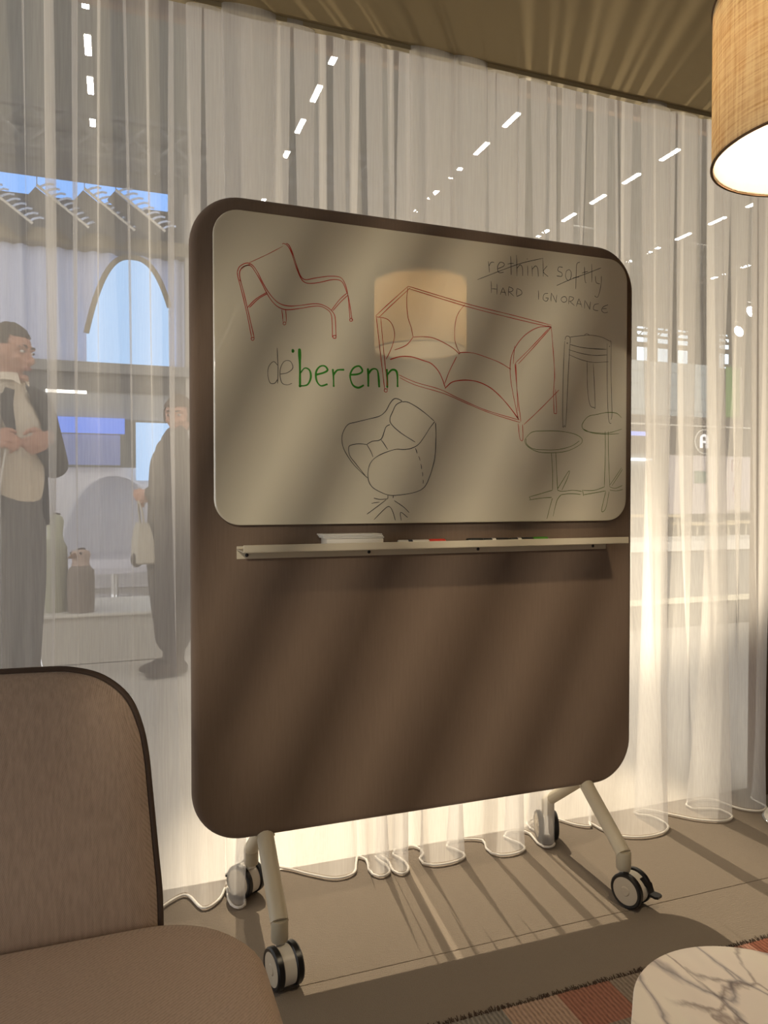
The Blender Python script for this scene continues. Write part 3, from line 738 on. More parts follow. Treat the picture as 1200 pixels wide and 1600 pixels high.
# ------------------------------------------------------------------ rug
rug = thing('woven_rug', 'patchwork woven rug in rust, grey and beige with a dark brown fringe', 'rug', (1.05, 0.5, 0))
bm = bmesh.new()
box(bm, (1.15, 0.46, 0.0045), (1.70, 1.70, 0.007), None, 0.002); obj('woven_field', bm, M['rug'], rug, smooth=False)
bm = bmesh.new(); rr = random.Random(5)
for i in range(900):
    fx = 0.30 + 1.70 * i / 899 + rr.uniform(-.002, .002); L = rr.uniform(0.014, 0.030); d = rr.uniform(-.012, .012); h = rr.uniform(0.006, 0.013)
    a = bm.verts.new((fx - .0014, 1.303, 0.006)); b = bm.verts.new((fx + .0014, 1.303, 0.006)); c = bm.verts.new((fx + d * .5 + .001, 1.303 + L * .55, h)); e_ = bm.verts.new((fx + d * .5 - .001, 1.303 + L * .55, h)); f_ = bm.verts.new((fx + d, 1.303 + L, 0.002))
    bm.faces.new((a, b, c, e_)); bm.faces.new((e_, c, f_))
fo = obj('fringe', bm, mat('dark_fringe', (0.055, 0.035, 0.025), 0.95), rug, smooth=False); fo['kind'] = 'stuff'

# ------------------------------------------------------------------ coffee table
tb = thing('coffee_table', 'low table with a pebble-shaped white marble top on the rug, bottom right', 'table', (0.755, 0.50, 0))
corners = [((0.755, 0.68), 0.16), ((0.53, 0.36), 0.20), ((0.98, 0.36), 0.20)]


def pebble(ins):
    hull = []
    for k in range(96):
        a = 2 * pi * k / 96; d = Vector((cos(a), sin(a)))
        best = max(Vector(c).dot(d) + r - ins for c, r in corners)
        hull.append((d, best))
    pts = []
    for k in range(96):
        (d1, s1), (d2, s2) = hull[k], hull[(k + 1) % 96]
        det = d1.x * d2.y - d1.y * d2.x
        pts.append(((s1 * d2.y - s2 * d1.y) / det, (d1.x * s2 - d2.x * s1) / det))
    return pts


TH = 0.40
bm = bmesh.new()
loft(bm, [[(x, y, z) for x, y in pebble(i)] for i, z in ((0.03, TH - 0.022), (0.010, TH - 0.016), (0.001, TH - 0.006), (0.0, TH - 0.003), (0.0015, TH - 0.0006), (0.004, TH))])
obj('marble_top', bm, M['marble'], tb)
bm = bmesh.new(); lathe(bm, [(0.03, 0.012), (0.022, 0.05), (0.02, 0.30), (0.09, 0.374), (0.09, 0.379)], 28, Matrix.Translation((0.755, 0.47, 0.008)))
obj('stem', bm, M['cream_metal'], tb)
bm = bmesh.new(); lathe(bm, [(0.17, 0.0), (0.175, 0.003), (0.17, 0.010), (0.03, 0.014)], 40, Matrix.Translation((0.755, 0.47, 0.0085)))
obj('foot', bm, M['cream_metal'], tb)

# ------------------------------------------------------------------ pendant lamp
PX, PY, PZ0, PZ1, PR = 1.062, 0.862, 1.596, 1.850, 0.170
pend = thing('pendant_lamp', 'drum pendant lamp with a lit slubby linen shade, top right', 'lamp', (PX, PY, PZ0))
TL = Matrix.Translation((PX, PY, 0))
bm = bmesh.new()
lathe(bm, [(PR, PZ0), (PR, PZ0 + .06), (PR, PZ1 - .06), (PR, PZ1)], 72, TL, cap=False)
obj('linen_shade', bm, M['linen'], pend, sharp=None)
bm = bmesh.new()
lathe(bm, [(PR - .004, PZ0 + .002), (PR - .004, PZ0 + .08), (PR - .004, PZ1 - .06), (PR - .004, PZ1 - .002)], 72, TL, cap=False)
obj('lining', bm, M['lining'], pend, sharp=None)
bm = bmesh.new(); lathe(bm, [(.024, PZ1 - .012), (PR - .005, PZ1 - .012), (PR - .005, PZ1 - .009), (.024, PZ1 - .009), (.024, PZ1 - .012)], 60, TL, cap=False)
obj('added_top_cover', bm, M['white_metal'], pend)  # added unseen disc, keeps bulb light off the ceiling and upper curtain
for z in (PZ0, PZ1):
    bm = bmesh.new(); tube(bm, [(PX + PR * cos(2 * pi * k / 72), PY + PR * sin(2 * pi * k / 72), z) for k in range(73)], 0.0024, 6)
    obj('shade_rim', bm, mat('rim_tape', (0.12, 0.07, 0.035), 0.8) if 'rim_tape' not in bpy.data.materials else bpy.data.materials['rim_tape'], pend)
bm = bmesh.new()
for k in range(3):
    a = 2 * pi * k / 3 + .4
    tube(bm, [(PX, PY, PZ1 - .03), (PX + PR * cos(a), PY + PR * sin(a), PZ1 - .002)], 0.002, 6)
lathe(bm, [(0.018, PZ1 - .045), (0.02, PZ1 - .02), (0.012, PZ1 + .01)], 20, TL)
obj('lamp_holder', bm, M['white_metal'], pend)
bm = bmesh.new(); lathe(bm, [(0.001, 1.700), (0.02, 1.704), (0.030, 1.718), (0.032, 1.735), (0.026, 1.758), (0.014, 1.785), (0.013, 1.815)], 24, TL)
obj('bulb', bm, emitter('bulb_glow', (1.0, 0.80, 0.52), 60), pend)
bm = bmesh.new(); tube(bm, [(PX, PY, PZ1), (PX, PY, CEIL)], 0.003, 8); obj('cord', bm, M['black_plastic'], pend)
bm = bmesh.new(); lathe(bm, [(0.05, CEIL - .025), (0.052, CEIL - .02), (0.052, CEIL)], 32, TL); obj('canopy', bm, M['white_metal'], pend)
pl = bpy.data.lights.new('pendant_bulb_light', 'POINT'); pl.energy = 275; pl.color = (1.0, 0.81, 0.55); pl.shadow_soft_size = 0.034
po = bpy.data.objects.new('pendant_bulb_light', pl); C.objects.link(po); po.location = (PX, PY, 1.735)

# floor lamp foot at the right edge
flm = thing('floor_lamp', 'floor lamp with a white disc foot on a chrome ring by the right curtain', 'lamp', (2.055, 1.755, 0))
TL = Matrix.Translation((2.055, 1.755, 0))
bm = bmesh.new(); lathe(bm, [(0.098, 0.0), (0.10, 0.002), (0.10, 0.009), (0.096, 0.012)], 48, TL); obj('chrome_ring', bm, M['chrome'], flm)
bm = bmesh.new(); lathe(bm, [(0.095, 0.012), (0.09, 0.024), (0.03, 0.032), (0.012, 0.036)], 48, TL); obj('foot_disc', bm, M['white_metal'], flm)
bm = bmesh.new(); lathe(bm, [(0.009, 0.034), (0.009, 1.28)], 16, TL); obj('pole', bm, M['chrome'], flm)

# ------------------------------------------------------------------ people


def chain(bm, pts, n=16, ref=None, sub=5):
    """closed tapering limb. pts: (x, y, z, ra[, rb]); ra along ref, rb across"""
    q = [Vector((*p[:3],)) for p in pts]; ra = [p[3] for p in pts]; rb = [p[4] if len(p) > 4 else p[3] for p in pts]
    N = len(q); P, A, B = [], [], []

    def cr(v, i, t):
        a, b, c, d = v[max(i - 1, 0)], v[i], v[i + 1], v[min(i + 2, N - 1)]
        return 0.5 * ((2 * b) + (c - a) * t + (2 * a - 5 * b + 4 * c - d) * t * t + (3 * b - a - 3 * c + d) * t ** 3)
    for i in range(N - 1):
        for k in range(sub): P.append(cr(q, i, k / sub)); A.append(cr(ra, i, k / sub)); B.append(cr(rb, i, k / sub))
    P.append(q[-1]); A.append(ra[-1]); B.append(rb[-1])
    d0 = (P[0] - P[1]).normalized(); d1 = (P[-1] - P[-2]).normalized()
    pre, post = [], []
    for k in range(4):
        a = pi / 2 * k / 4
        s, c = cos(a), sin(a)
        pre.append((P[0] + d0 * A[0] * s * .9, A[0] * max(c, .05), B[0] * max(c, .05)))
        post.append((P[-1] + d1 * A[-1] * cos(a) * .9, A[-1] * max(c, .05), B[-1] * max(c, .05)))
    seq = pre + list(zip(P, A, B)) + post[::-1]
    rings = []; prev = Vector(ref) if ref is not None else None
    for i, (p, a, b) in enumerate(seq):
        t = (seq[min(i + 1, len(seq) - 1)][0] - seq[max(i - 1, 0)][0]).normalized()
        if prev is None: prev = t.orthogonal()
        u = prev - t * prev.dot(t)
        if u.length < 1e-5: u = t.orthogonal()
        u.normalize()
        if ref is None: prev = u
        w = t.cross(u)
        rings.append([p + u * a * cos(2 * pi * k / n) + w * b * sin(2 * pi * k / n) for k in range(n)])
    loft(bm, rings)


def ellipsoid(bm, c, r, rot=None, sub=3):
    m = Matrix.Translation(c)
    if rot is not None: m = m @ rot
    bmesh.ops.create_icosphere(bm, subdivisions=sub, radius=1.0, matrix=m @ Matrix.Diagonal((*r, 1)))


def fuse(name, bm, mat_, parent, voxel=0.007, smooth=4):
    """weld overlapping closed pieces into one continuous skin"""
    bmesh.ops.recalc_face_normals(bm, faces=bm.faces)
    me = bpy.data.meshes.new('tmp'); bm.to_mesh(me); bm.free()
    o = bpy.data.objects.new('tmp', me); C.objects.link(o)
    md = o.modifiers.new('r', 'REMESH'); md.mode = 'VOXEL'; md.voxel_size = voxel
    sm = o.modifiers.new('s', 'SMOOTH'); sm.iterations = smooth; sm.factor = 0.5
    dg = bpy.context.evaluated_depsgraph_get()
    m2 = bpy.data.meshes.new_from_object(o.evaluated_get(dg)); m2.name = name
    bpy.data.objects.remove(o); bpy.data.meshes.remove(me)
    return link(name, m2, mat_, parent)


def hand(bm, wrist, d, palm, s=1.0, curl=55, thumb_side=1):
    """palm, four unequal curled fingers and a thumb. d: wrist->knuckles, palm: palm normal"""
    d = Vector(d).normalized(); palm = (Vector(palm) - d * Vector(palm).dot(d)).normalized(); side = d.cross(palm) * thumb_side
    w = Vector(wrist); L = 0.088 * s
    c = w + d * L * .52
    R = Matrix((side, d, palm)).transposed().to_4x4()
    ellipsoid(bm, c, (0.040 * s, 0.052 * s, 0.017 * s), R, 3)
    chain(bm, [(*(w - d * .03), .027 * s, .02 * s), (*(w + d * .03), .03 * s, .018 * s)], 12, side)
    for k, (o, ln) in enumerate(((0.030, 0.070), (0.010, 0.080), (-0.010, 0.074), (-0.029, 0.058))):
        p = w + d * L * (0.95 if k in (1, 2) else .88) + side * o * s; a = radians(10); pts = [(*(p - d * .02), .0095 * s)]
        dirv = d
        pts.append((*p, .0092 * s))
        for seg in (0.45, 0.32, 0.26):
            a += radians(curl)
            dirv = d * cos(a) + palm * sin(a)
            p = p + dirv * ln * seg * s; pts.append((*p, .0085 * s))
        chain(bm, pts, 10, side, 3)
    p = w + d * .022 * s + side * .026 * s; pts = [(*p, .014 * s)]
    for v, ln, r in ((side * .8 + d * .7, .032, .0125), (side * .25 + d * .9 + palm * .45, .030, .0105), (d * .8 + palm * .7 - side * .2, .022, .009)):
        p = p + v.normalized() * ln * s; pts.append((*p, r * s))
    chain(bm, pts, 10, None, 3)


def head_shape(v, k=1.0):
    """unit sphere -> head; x forward, y left, z up (metres, eye line at z=0)"""
    x, y, z = v
    X = x * (0.100 if x > 0 else 0.098); Y = y * 0.077; Z = z * (0.118 if z > 0 else 0.120)
    if z < 0:
        t = -z
        Y *= 1 - 0.30 * t ** 1.6
        if x < 0: X *= 1 - 0.48 * t ** 1.2
        else: X *= 1 - 0.10 * t ** 2
        if x > 0.2: X += 0.010 * t ** 3
    if x > 0.6 and abs(z) < .35: X -= 0.006 * (1 - abs(z) / .35)
    return Vector((X * k, Y * k, Z * k))


def make_head(bm, T):
    r = bmesh.ops.create_icosphere(bm, subdivisions=4, radius=1.0)
    for v in r['verts']: v.co = T @ head_shape(v.co)
    tr = lambda *p: T @ Vector(p)
    chain(bm, [(*tr(.088, 0, .012), .008), (*tr(.102, 0, -.014), .0095), (*tr(.116, 0, -.036), .0125), (*tr(.098, 0, -.046), .010)], 10, None, 4)
    for s in (-1, 1):
        ellipsoid(bm, tr(.102, .013 * s, -.042), (.010, .009, .008), None, 2)
        ellipsoid(bm, tr(.086, .032 * s, .020), (.016, .026, .008), T.to_3x3().to_4x4(), 2)
        ellipsoid(bm, tr(.070, .040 * s, -.030), (.020, .020, .018), None, 2)
        ellipsoid(bm, tr(-.008, .077 * s, -.012), (.018, .008, .032), T.to_3x3().to_4x4(), 2)
    ellipsoid(bm, tr(.092, 0, -.066), (.014, .026, .012), T.to_3x3().to_4x4(), 2)
    ellipsoid(bm, tr(.084, 0, -.108), (.020, .024, .018), T.to_3x3().to_4x4(), 2)


def face_bits(T, body):
    tr = lambda *p: T @ Vector(p)
    for s in (-1, 1):
        bm = bmesh.new(); ellipsoid(bm, tr(.088, .032 * s, .001), (.0095, .0115, .0062), T.to_3x3().to_4x4(), 3)
        e = obj('eye', bm, M['eye_white'], body)
        bm = bmesh.new(); ellipsoid(bm, tr(.0975, .032 * s, .001), (.0035, .0055, .0055), T.to_3x3().to_4x4(), 2); obj('iris', bm, M['iris'], body)
        bm = bmesh.new(); chain(bm, [(*tr(.094, .014 * s, .020), .004), (*tr(.098, .032 * s, .025), .0045), (*tr(.084, .052 * s, .019), .003)], 8); obj('eyebrow', bm, M['hair'], body)
    bm = bmesh.new()
    for z, r in ((-.064, .0045), (-.071, .0055)): chain(bm, [(*tr(.096, -.024, z - .002), .002), (*tr(.106, 0, z), r), (*tr(.096, .024, z - .002), .002)], 8)
    obj('lips', bm, M['lips'], body)


def hair_cap(T, mat_, parent, hairline, thick=0.012, k=1.06):
    bm = bmesh.new(); bmesh.ops.create_icosphere(bm, subdivisions=5, radius=1.0)
    dead = [v for v in bm.verts if not hairline(v.co)]
    bmesh.ops.delete(bm, geom=dead, context='VERTS')
    for v in bm.verts:
        n = v.co.copy(); p = head_shape(n, k)
        v.co = T @ (p + n * 0.004 * noise.noise(n * 9))
    bmesh.ops.solidify(bm, geom=bm.faces[:], thickness=thick)
    return obj('hair', bm, mat_, parent)


def headT(pos, ang, tilt=0.0):
    return Matrix.Translation(pos) @ Matrix.Rotation(ang, 4, 'Z') @ Matrix.Rotation(tilt, 4, 'Y')


def shell(bm, rings, thick):
    """open garment panel from rows of points, given thickness"""
    vs = [[bm.verts.new(p) for p in r] for r in rings]; fs = []
    for a, b in zip(vs[:-1], vs[1:]):
        for i in range(len(a) - 1): fs.append(bm.faces.new((a[i], a[i + 1], b[i + 1], b[i])))
    bmesh.ops.recalc_face_normals(bm, faces=fs)
    bmesh.ops.solidify(bm, geom=fs, thickness=thick)


# --- man on the left, standing turned to the right
mp = Vector((-0.435, 3.52, 0)); A0 = radians(-44); W = 0.80
F_ = Vector((cos(A0), sin(A0), 0)); L_ = Vector((-sin(A0), cos(A0), 0)) * W; UP = Vector((0, 0, 1))
man = thing('person', 'standing person in dark open jacket and cream shirt, head turned right, hands raised', 'person', mp)


def mpt(f, l, z): return mp + F_ * f + L_ * l + UP * z


hm = headT(Vector((-0.428, 3.50, 1.672)), radians(-27), 0.10)
nb = Vector((-0.428, 3.505, 1.55))
sR, sL = mpt(-.01, -.185, 1.455), mpt(-.01, .185, 1.455)
eR, eL = mpt(.02, -.275, 1.19), mpt(.04, .255, 1.20)
wR, wL = Vector((-0.47, 3.275, 1.268)), Vector((-0.268, 3.33, 1.295))
hRd, hLd = (Vector((-0.40, 3.235, 1.28)) - wR), Vector((-0.10, -0.25, -0.10))
bm = bmesh.new()
make_head(bm, hm)
chain(bm, [(*(nb + UP * .05), .055), (*nb, .057), (*mpt(.0, 0, 1.47), .066)], 16)
chain(bm, [(*mpt(-.01, 0, 1.42), .15 * W, .09), (*mpt(.0, 0, 1.25), .145 * W, .105), (*mpt(.01, 0, 1.08), .14 * W, .105), (*mpt(0, 0, .95), .15 * W, .105)], 20, L_)
chain(bm, [(*mpt(-.01, -.17, 1.445), .06), (*sR, .058), (*((sR + eR) / 2), .05), (*eR, .042), (*((eR + wR) / 2), .038), (*wR, .028)], 14)
chain(bm, [(*mpt(-.01, .17, 1.445), .06), (*sL, .058), (*((sL + eL) / 2), .05), (*eL, .042), (*((eL + wL) / 2), .038), (*wL, .028)], 14)
for s in (-1, 1):
    chain(bm, [(*mpt(0, .085 * s, .93), .085), (*mpt(.01, .09 * s, .70), .07), (*mpt(.01, .09 * s, .49), .05), (*mpt(-.01, .092 * s, .34), .048), (*mpt(-.02, .095 * s, .10), .034)], 14)
    chain(bm, [(*mpt(-.03, .095 * s, .055), .038), (*mpt(.06, .10 * s, .045), .036), (*mpt(.15, .11 * s, .032), .028)], 12)
hand(bm, wR, hRd, UP * -.4 + F_ * -.6 + L_ * .5, 1.0, 52, 1)
hand(bm, wL, hLd, -L_ * .8 - UP * .3, 1.0, 55, -1)
body = fuse('body', bm, M['skin'], man, 0.0062, 3)
face_bits(hm, body)
hair_cap(hm, M['hair'], man, lambda v: v.z > 0.52 - 0.02 * v.x if v.x > 0.45 else v.z > (-0.25 if v.x < -0.25 else 0.18) and not (v.x > .05 and v.z < .3 and False))
# shirt
bm = bmesh.new()
chain(bm, [(*mpt(-.005, 0, 1.455), .145 * W, .085), (*mpt(.005, 0, 1.36), .172 * W, .118), (*mpt(.012, 0, 1.24), .165 * W, .128), (*mpt(.018, 0, 1.14), .162 * W, .135), (*mpt(.014, 0, 1.085), .160 * W, .130)], 28, L_)
chain(bm, [(*(nb + UP * -.015), .068), (*mpt(0, 0, 1.485), .078, .074)], 18)
sh = fuse('shirt', bm, M['shirt'], man, 0.008, 3)
bm = bmesh.new()
for s in (-1, 1):
    c0 = nb + UP * .005
    shell(bm, [[c0 + F_ * .066 * cos(a) + L_ * s * .072 * sin(a) + UP * .022 for a in (0.12, .5, .9, 1.4, 2.0, 2.6, 3.1)],
               [c0 + F_ * (.092 * cos(a) + (0.012 if a < .6 else 0)) + L_ * s * .094 * sin(a) - UP * (.034 if a < .6 else .012) for a in (0.28, .6, .9, 1.4, 2.0, 2.6, 3.1)]], .004)
obj('collar', bm, M['shirt'], man)
for z in (1.40, 1.31, 1.22, 1.135):
    bm = bmesh.new(); ellipsoid(bm, mpt(.128 + (.012 if z < 1.3 else 0), 0.004, z), (.006, .006, .006), None, 2); obj('shirt_button', bm, M['white_metal'], sh)
# trousers with belt
bm = bmesh.new()
chain(bm, [(*mpt(.008, 0, 1.10), .160 * W, .125), (*mpt(0, 0, 1.0), .172 * W, .128), (*mpt(-.004, 0, .90), .172 * W, .125)], 24, L_)
for s in (-1, 1):
    chain(bm, [(*mpt(0, .085 * s, .93), .098), (*mpt(.012, .09 * s, .70), .086), (*mpt(.012, .092 * s, .49), .070), (*mpt(-.005, .094 * s, .30), .068), (*mpt(-.01, .096 * s, .075), .062)], 18)
fuse('trousers', bm, M['trousers'], man, 0.009, 3)
for s in (-1, 1):
    bm = bmesh.new()
    chain(bm, [(*mpt(-.06, .096 * s, .055), .046, .048), (*mpt(.04, .10 * s, .048), .046, .044), (*mpt(.15, .112 * s, .036), .044, .034), (*mpt(.20, .115 * s, .030), .034, .026)], 16, L_)
    fuse('shoe', bm, M['shoe'], man, 0.006, 3)
# jacket: open front shell plus sleeves
bm = bmesh.new(); rows = []
for z, rx, ry, gap in ((1.505, .085, .075, .55), (1.475, .15, .088, .62), (1.44, .195, .105, .66), (1.36, .212, .135, .72), (1.25, .208, .148, .80), (1.14, .206, .156, .86), (1.03, .212, .160, .92), (.93, .216, .160, 1.0)):
    rows.append([mpt(ry * cos(a) - .006, rx * sin(a), z) for a in [gap + (2 * pi - 2 * gap) * k / 40 for k in range(41)]])
shell(bm, rows, .012)
jk = obj('jacket', bm, M['jacket'], man, sharp=60)
for s, S_, E_, W_ in ((-1, sR, eR, wR), (1, sL, eL, wL)):
    bm = bmesh.new()
    chain(bm, [(*mpt(-.01, .135 * s, 1.455), .075), (*S_, .080), (*((S_ + E_) / 2 + L_ * .008 * s), .070), (*E_, .064), (*((E_ + W_) / 2), .057), (*(W_ + (E_ - W_) * .16), .047)], 18)
    fuse('sleeve', bm, M['jacket'], jk, 0.008, 2)
bm = bmesh.new()
for s in (-1, 1):
    shell(bm, [[mpt(.082, s * .040, 1.500), mpt(.118, s * .088, 1.43), mpt(.150, s * .105, 1.33), mpt(.150, s * .098, 1.25)],
               [mpt(.072, s * .088, 1.505), mpt(.100, s * .150, 1.44), mpt(.128, s * .160, 1.37), mpt(.156, s * .102, 1.24)]], .006)
obj('lapels', bm, M['jacket'], jk)
# thin white cord hanging from the right hand
bm = bmesh.new(); tube(bm, catmull([(-.405, 3.235, 1.25), (-.42, 3.225, 1.14), (-.44, 3.22, 1.0), (-.46, 3.22, .84), (-.455, 3.22, .70)], 6), .004, 6)
tag(obj('cord', bm, M['white_metal']), 'thin white cord hanging down from the hand of the person in the cream shirt', 'cord')

# --- woman half hidden by the board, facing left
wp = Vector((0.305, 4.56, 0)); A1 = radians(190)
F2 = Vector((cos(A1), sin(A1), 0)); L2 = Vector((-sin(A1), cos(A1), 0))
wom = thing('person', 'person in long taupe coat facing left with clasped hands, half hidden behind the board', 'person', wp)


def wpt(f, l, z): return wp + F2 * f + L2 * l + UP * z


hw = headT(wpt(-.055, 0, 1.545), A1 + radians(55), 0.12)
nb2 = wpt(-.05, 0, 1.435)
s2R, s2L = wpt(-.02, -.165, 1.335), wpt(-.02, .165, 1.335)
e2R, e2L = wpt(.03, -.21, 1.08), wpt(.075, .20, 1.075)
w2R, w2L = wpt(.135, -.06, 1.06), wpt(.155, .045, 1.075)
bm = bmesh.new(); make_head(bm, hw)
chain(bm, [(*(nb2 + UP * .05), .047), (*nb2, .048), (*wpt(-.02, 0, 1.36), .056)], 16)
chain(bm, [(*wpt(-.02, 0, 1.30), .13, .085), (*wpt(.0, 0, 1.15), .12, .09), (*wpt(.0, 0, 1.0), .125, .09), (*wpt(0, 0, .88), .14, .1)], 20, L2)
for S_, E_, W_ in ((s2R, e2R, w2R), (s2L, e2L, w2L)):
    chain(bm, [(*S_, .052), (*((S_ + E_) / 2), .044), (*E_, .038), (*((E_ + W_) / 2), .034), (*W_, .025)], 14)
for s in (-1, 1):
    chain(bm, [(*wpt(0, .075 * s, .86), .08), (*wpt(.01, .078 * s, .65), .066), (*wpt(.01, .075 * s, .45), .047), (*wpt(-.02, .072 * s, .30), .045), (*wpt(-.01, .07 * s, .10), .03)], 14)
    chain(bm, [(*wpt(-.02, .07 * s, .05), .034), (*wpt(.06, .075 * s, .04), .03), (*wpt(.13, .08 * s, .028), .024)], 12)
hand(bm, w2R, wpt(.21, .03, 1.045) - w2R, L2 * 1.0 - F2 * .2, .92, 40, -1)
hand(bm, w2L, wpt(.215, -.035, 1.06) - w2L, -L2 * 1.0 - F2 * .2, .92, 40, 1)
b2 = fuse('body', bm, M['skin'], wom, 0.0062, 3)
face_bits(hw, b2)
hair_cap(hw, M['brown_hair'], wom, lambda v: v.z > 0.42 if v.x > 0.35 else v.z > (-0.75 if v.x < -0.1 else -0.35), .018, 1.08)
bm = bmesh.new()
chain(bm, [(*wpt(-.02, 0, 1.345), .165, .08), (*wpt(-.005, 0, 1.26), .168, .115), (*wpt(.0, 0, 1.10), .155, .125), (*wpt(.0, 0, .95), .165, .13), (*wpt(-.005, 0, .75), .18, .145), (*wpt(-.01, 0, .50), .175, .135), (*wpt(-.01, 0, .30), .15, .11), (*wpt(-.01, 0, .24), .145, .105)], 26, L2)
chain(bm, [(*(nb2 + UP * -.005), .056), (*wpt(-.02, 0, 1.37), .075)], 16)
ct = fuse('coat', bm, M['coat'], wom, 0.009, 3)
for S_, E_, W_, s in ((s2R, e2R, w2R, -1), (s2L, e2L, w2L, 1)):
    bm = bmesh.new(); chain(bm, [(*wpt(-.02, .12 * s, 1.345), .068), (*S_, .070), (*((S_ + E_) / 2), .062), (*E_, .058), (*((E_ + W_) / 2), .05), (*(W_ + (E_ - W_) * .3), .042)], 16)
    fuse('sleeve', bm, M['coat'], ct, 0.008, 2)
for s in (-1, 1):
    bm = bmesh.new()
    chain(bm, [(*wpt(-.015, .072 * s, .34), .056), (*wpt(-.015, .07 * s, .18), .048), (*wpt(-.012, .07 * s, .08), .046)], 16)
    chain(bm, [(*wpt(-.045, .07 * s, .045), .04, .042), (*wpt(.04, .074 * s, .042), .042, .040), (*wpt(.11, .08 * s, .03), .036, .03), (*wpt(.15, .082 * s, .025), .026, .022)], 14, L2)
    fuse('boot', bm, M['shoe'], wom, 0.006, 3)
bg_ = thing('shoulder_bag', 'pale beige bag with a dark corner hanging beside the person in the taupe coat', 'bag', wpt(.17, .0, .70))
bm = bmesh.new()
loft(bm, [[wpt(.165 + f, l, z) for f, l in ((-.05 * k, -.10 * k), (.045 * k, -.10 * k), (.06 * k, 0), (.045 * k, .10 * k), (-.05 * k, .10 * k), (-.06 * k, 0))] for z, k in ((.665, .8), (.675, 1.0), (.80, .95), (.90, .6), (.905, .5))])
obj('pouch', bm, mat('pale_canvas', (0.50, 0.45, 0.36), 0.85), bg_)
bm = bmesh.new(); ellipsoid(bm, wpt(.20, .02, .69), (.035, .05, .045)); obj('dark_corner', bm, M['coat'], bg_)
bm = bmesh.new(); tube(bm, catmull([wpt(.165, -.05, .90), wpt(.175, -.04, .98), wpt(.185, 0, 1.03), wpt(.175, .04, .98), wpt(.165, .05, .90)], 6), .006, 8); obj('handle', bm, bpy.data.materials['pale_canvas'], bg_)

# ------------------------------------------------------------------ plinth with bird figures
plm = mat('pale_plinth', (0.56, 0.52, 0.45), 0.5)
pw = thing('display_plinth', 'low pale plinth carrying the two bird figures at the left', 'plinth', (-0.35, 5.35, 0))
bm = bbox(-1.0, 0.42, 5.0, 5.75, 0.0, 0.295, 0.004); obj('plinth_body', bm, plm, pw, smooth=False)
bm = bbox(-1.02, 0.44, 4.98, 5.77, 0.296, 0.318, 0.006); obj('plinth_top', bm, M['white_metal'], pw, smooth=False)


def bird(x, y, h, r, beak_ang, label, body_m, head_m):
    z0 = 0.3185
    t = thing('bird_figure', label, 'figurine', (x, y, z0)); TLm = Matrix.Translation((x, y, z0))
    prof = []; nR = 26; hb = h * 0.74
    for i in range(nR * 3 + 1):
        u = i / (nR * 3); env = r * (0.93 + 0.07 * sin(pi * u)) * (1.0 if u < .9 else 1 - (u - .9) * 3.2)
        prof.append((env * (1 + 0.035 * abs(sin(pi * u * nR))), hb * u))
    bm = bmesh.new(); lathe(bm, [(r * .9, 0)] + prof, 28, TLm); obj('wrapped_body', bm, body_m, t)
    bm = bmesh.new(); lathe(bm, [(r * .70, hb), (r * .62, hb + h * .05), (r * .66, hb + h * .12), (r * .74, hb + h * .18), (r * .62, hb + h * .235), (r * .25, hb + h * .26), (.001, hb + h * .262)], 24, TLm)
    hd = obj('head', bm, head_m, t)
    d = Vector((cos(beak_ang), sin(beak_ang), 0)); c = Vector((x, y, z0 + hb + h * .17))
    bm = bmesh.new(); tube(bm, [c + d * r * .5, c + d * r * .95 - UP * .004, c + d * r * 1.35 - UP * .012], [r * .28, r * .17, .003], 10); obj('beak', bm, mat('beak', (0.25, 0.13, 0.07), 0.5) if 'beak' not in bpy.data.materials else bpy.data.materials['beak'], hd)
    for s in (-1, 1):
        bm = bmesh.new(); ellipsoid(bm, c + d * r * .52 + Vector((-d.y, d.x, 0)) * s * r * .48 + UP * r * .18, (r * .1, r * .1, r * .1), None, 2); obj('eye', bm, M['iris'], hd)
    bm = bmesh.new(); ellipsoid(bm, c - d * r * .1 + UP * h * .09, (r * .4, r * .22, r * .14), Matrix.Rotation(beak_ang, 4, 'Z'), 2); obj('crest', bm, M['shoe'], hd)
    return t


bird(-0.37, 5.17, 0.625, 0.074, radians(195), 'tall pale green bird figure with a ribbed wrapped body and dark beak', mat('pale_rope', (0.36, 0.35, 0.25), 0.8), mat('pale_green_felt', (0.50, 0.50, 0.36), 0.8))
bird(-0.215, 5.10, 0.40, 0.082, radians(230), 'short brown bird figure with a pinkish head beside the tall one', mat('brown_rope', (0.24, 0.19, 0.15), 0.8), mat('pinkish_felt', (0.50, 0.36, 0.29), 0.8))
# small stool and metal-legged table near the man
st = thing('stool', 'cream low stool at the far left edge beside the standing person', 'stool', (-0.62, 3.75, 0))
bm = bmesh.new(); lathe(bm, [(.15, .40), (.165, .41), (.17, .43), (.17, .52), (.16, .54), (.02, .545)], 36, Matrix.Translation((-0.66, 3.80, 0))); obj('seat', bm, mat('cream_upholstery', (0.72, 0.62, 0.44), 0.8), st)
for k in range(3):
    a = 2 * pi * k / 3 + .3; bm = bmesh.new(); tube(bm, [(-0.66 + .10 * cos(a), 3.80 + .10 * sin(a), .40), (-0.66 + .16 * cos(a), 3.80 + .16 * sin(a), 0)], [.014, .010], 10); obj('leg', bm, M['chrome'], st)
tt = thing('side_table', 'small side table with slim chrome legs left of the bird figures', 'table', (-0.52, 4.3, 0))
bm = bmesh.new(); lathe(bm, [(.02, .43), (.20, .432), (.205, .44), (.20, .448)], 40, Matrix.Translation((-0.56, 4.32, 0))); obj('table_top', bm, M['white_metal'], tt)
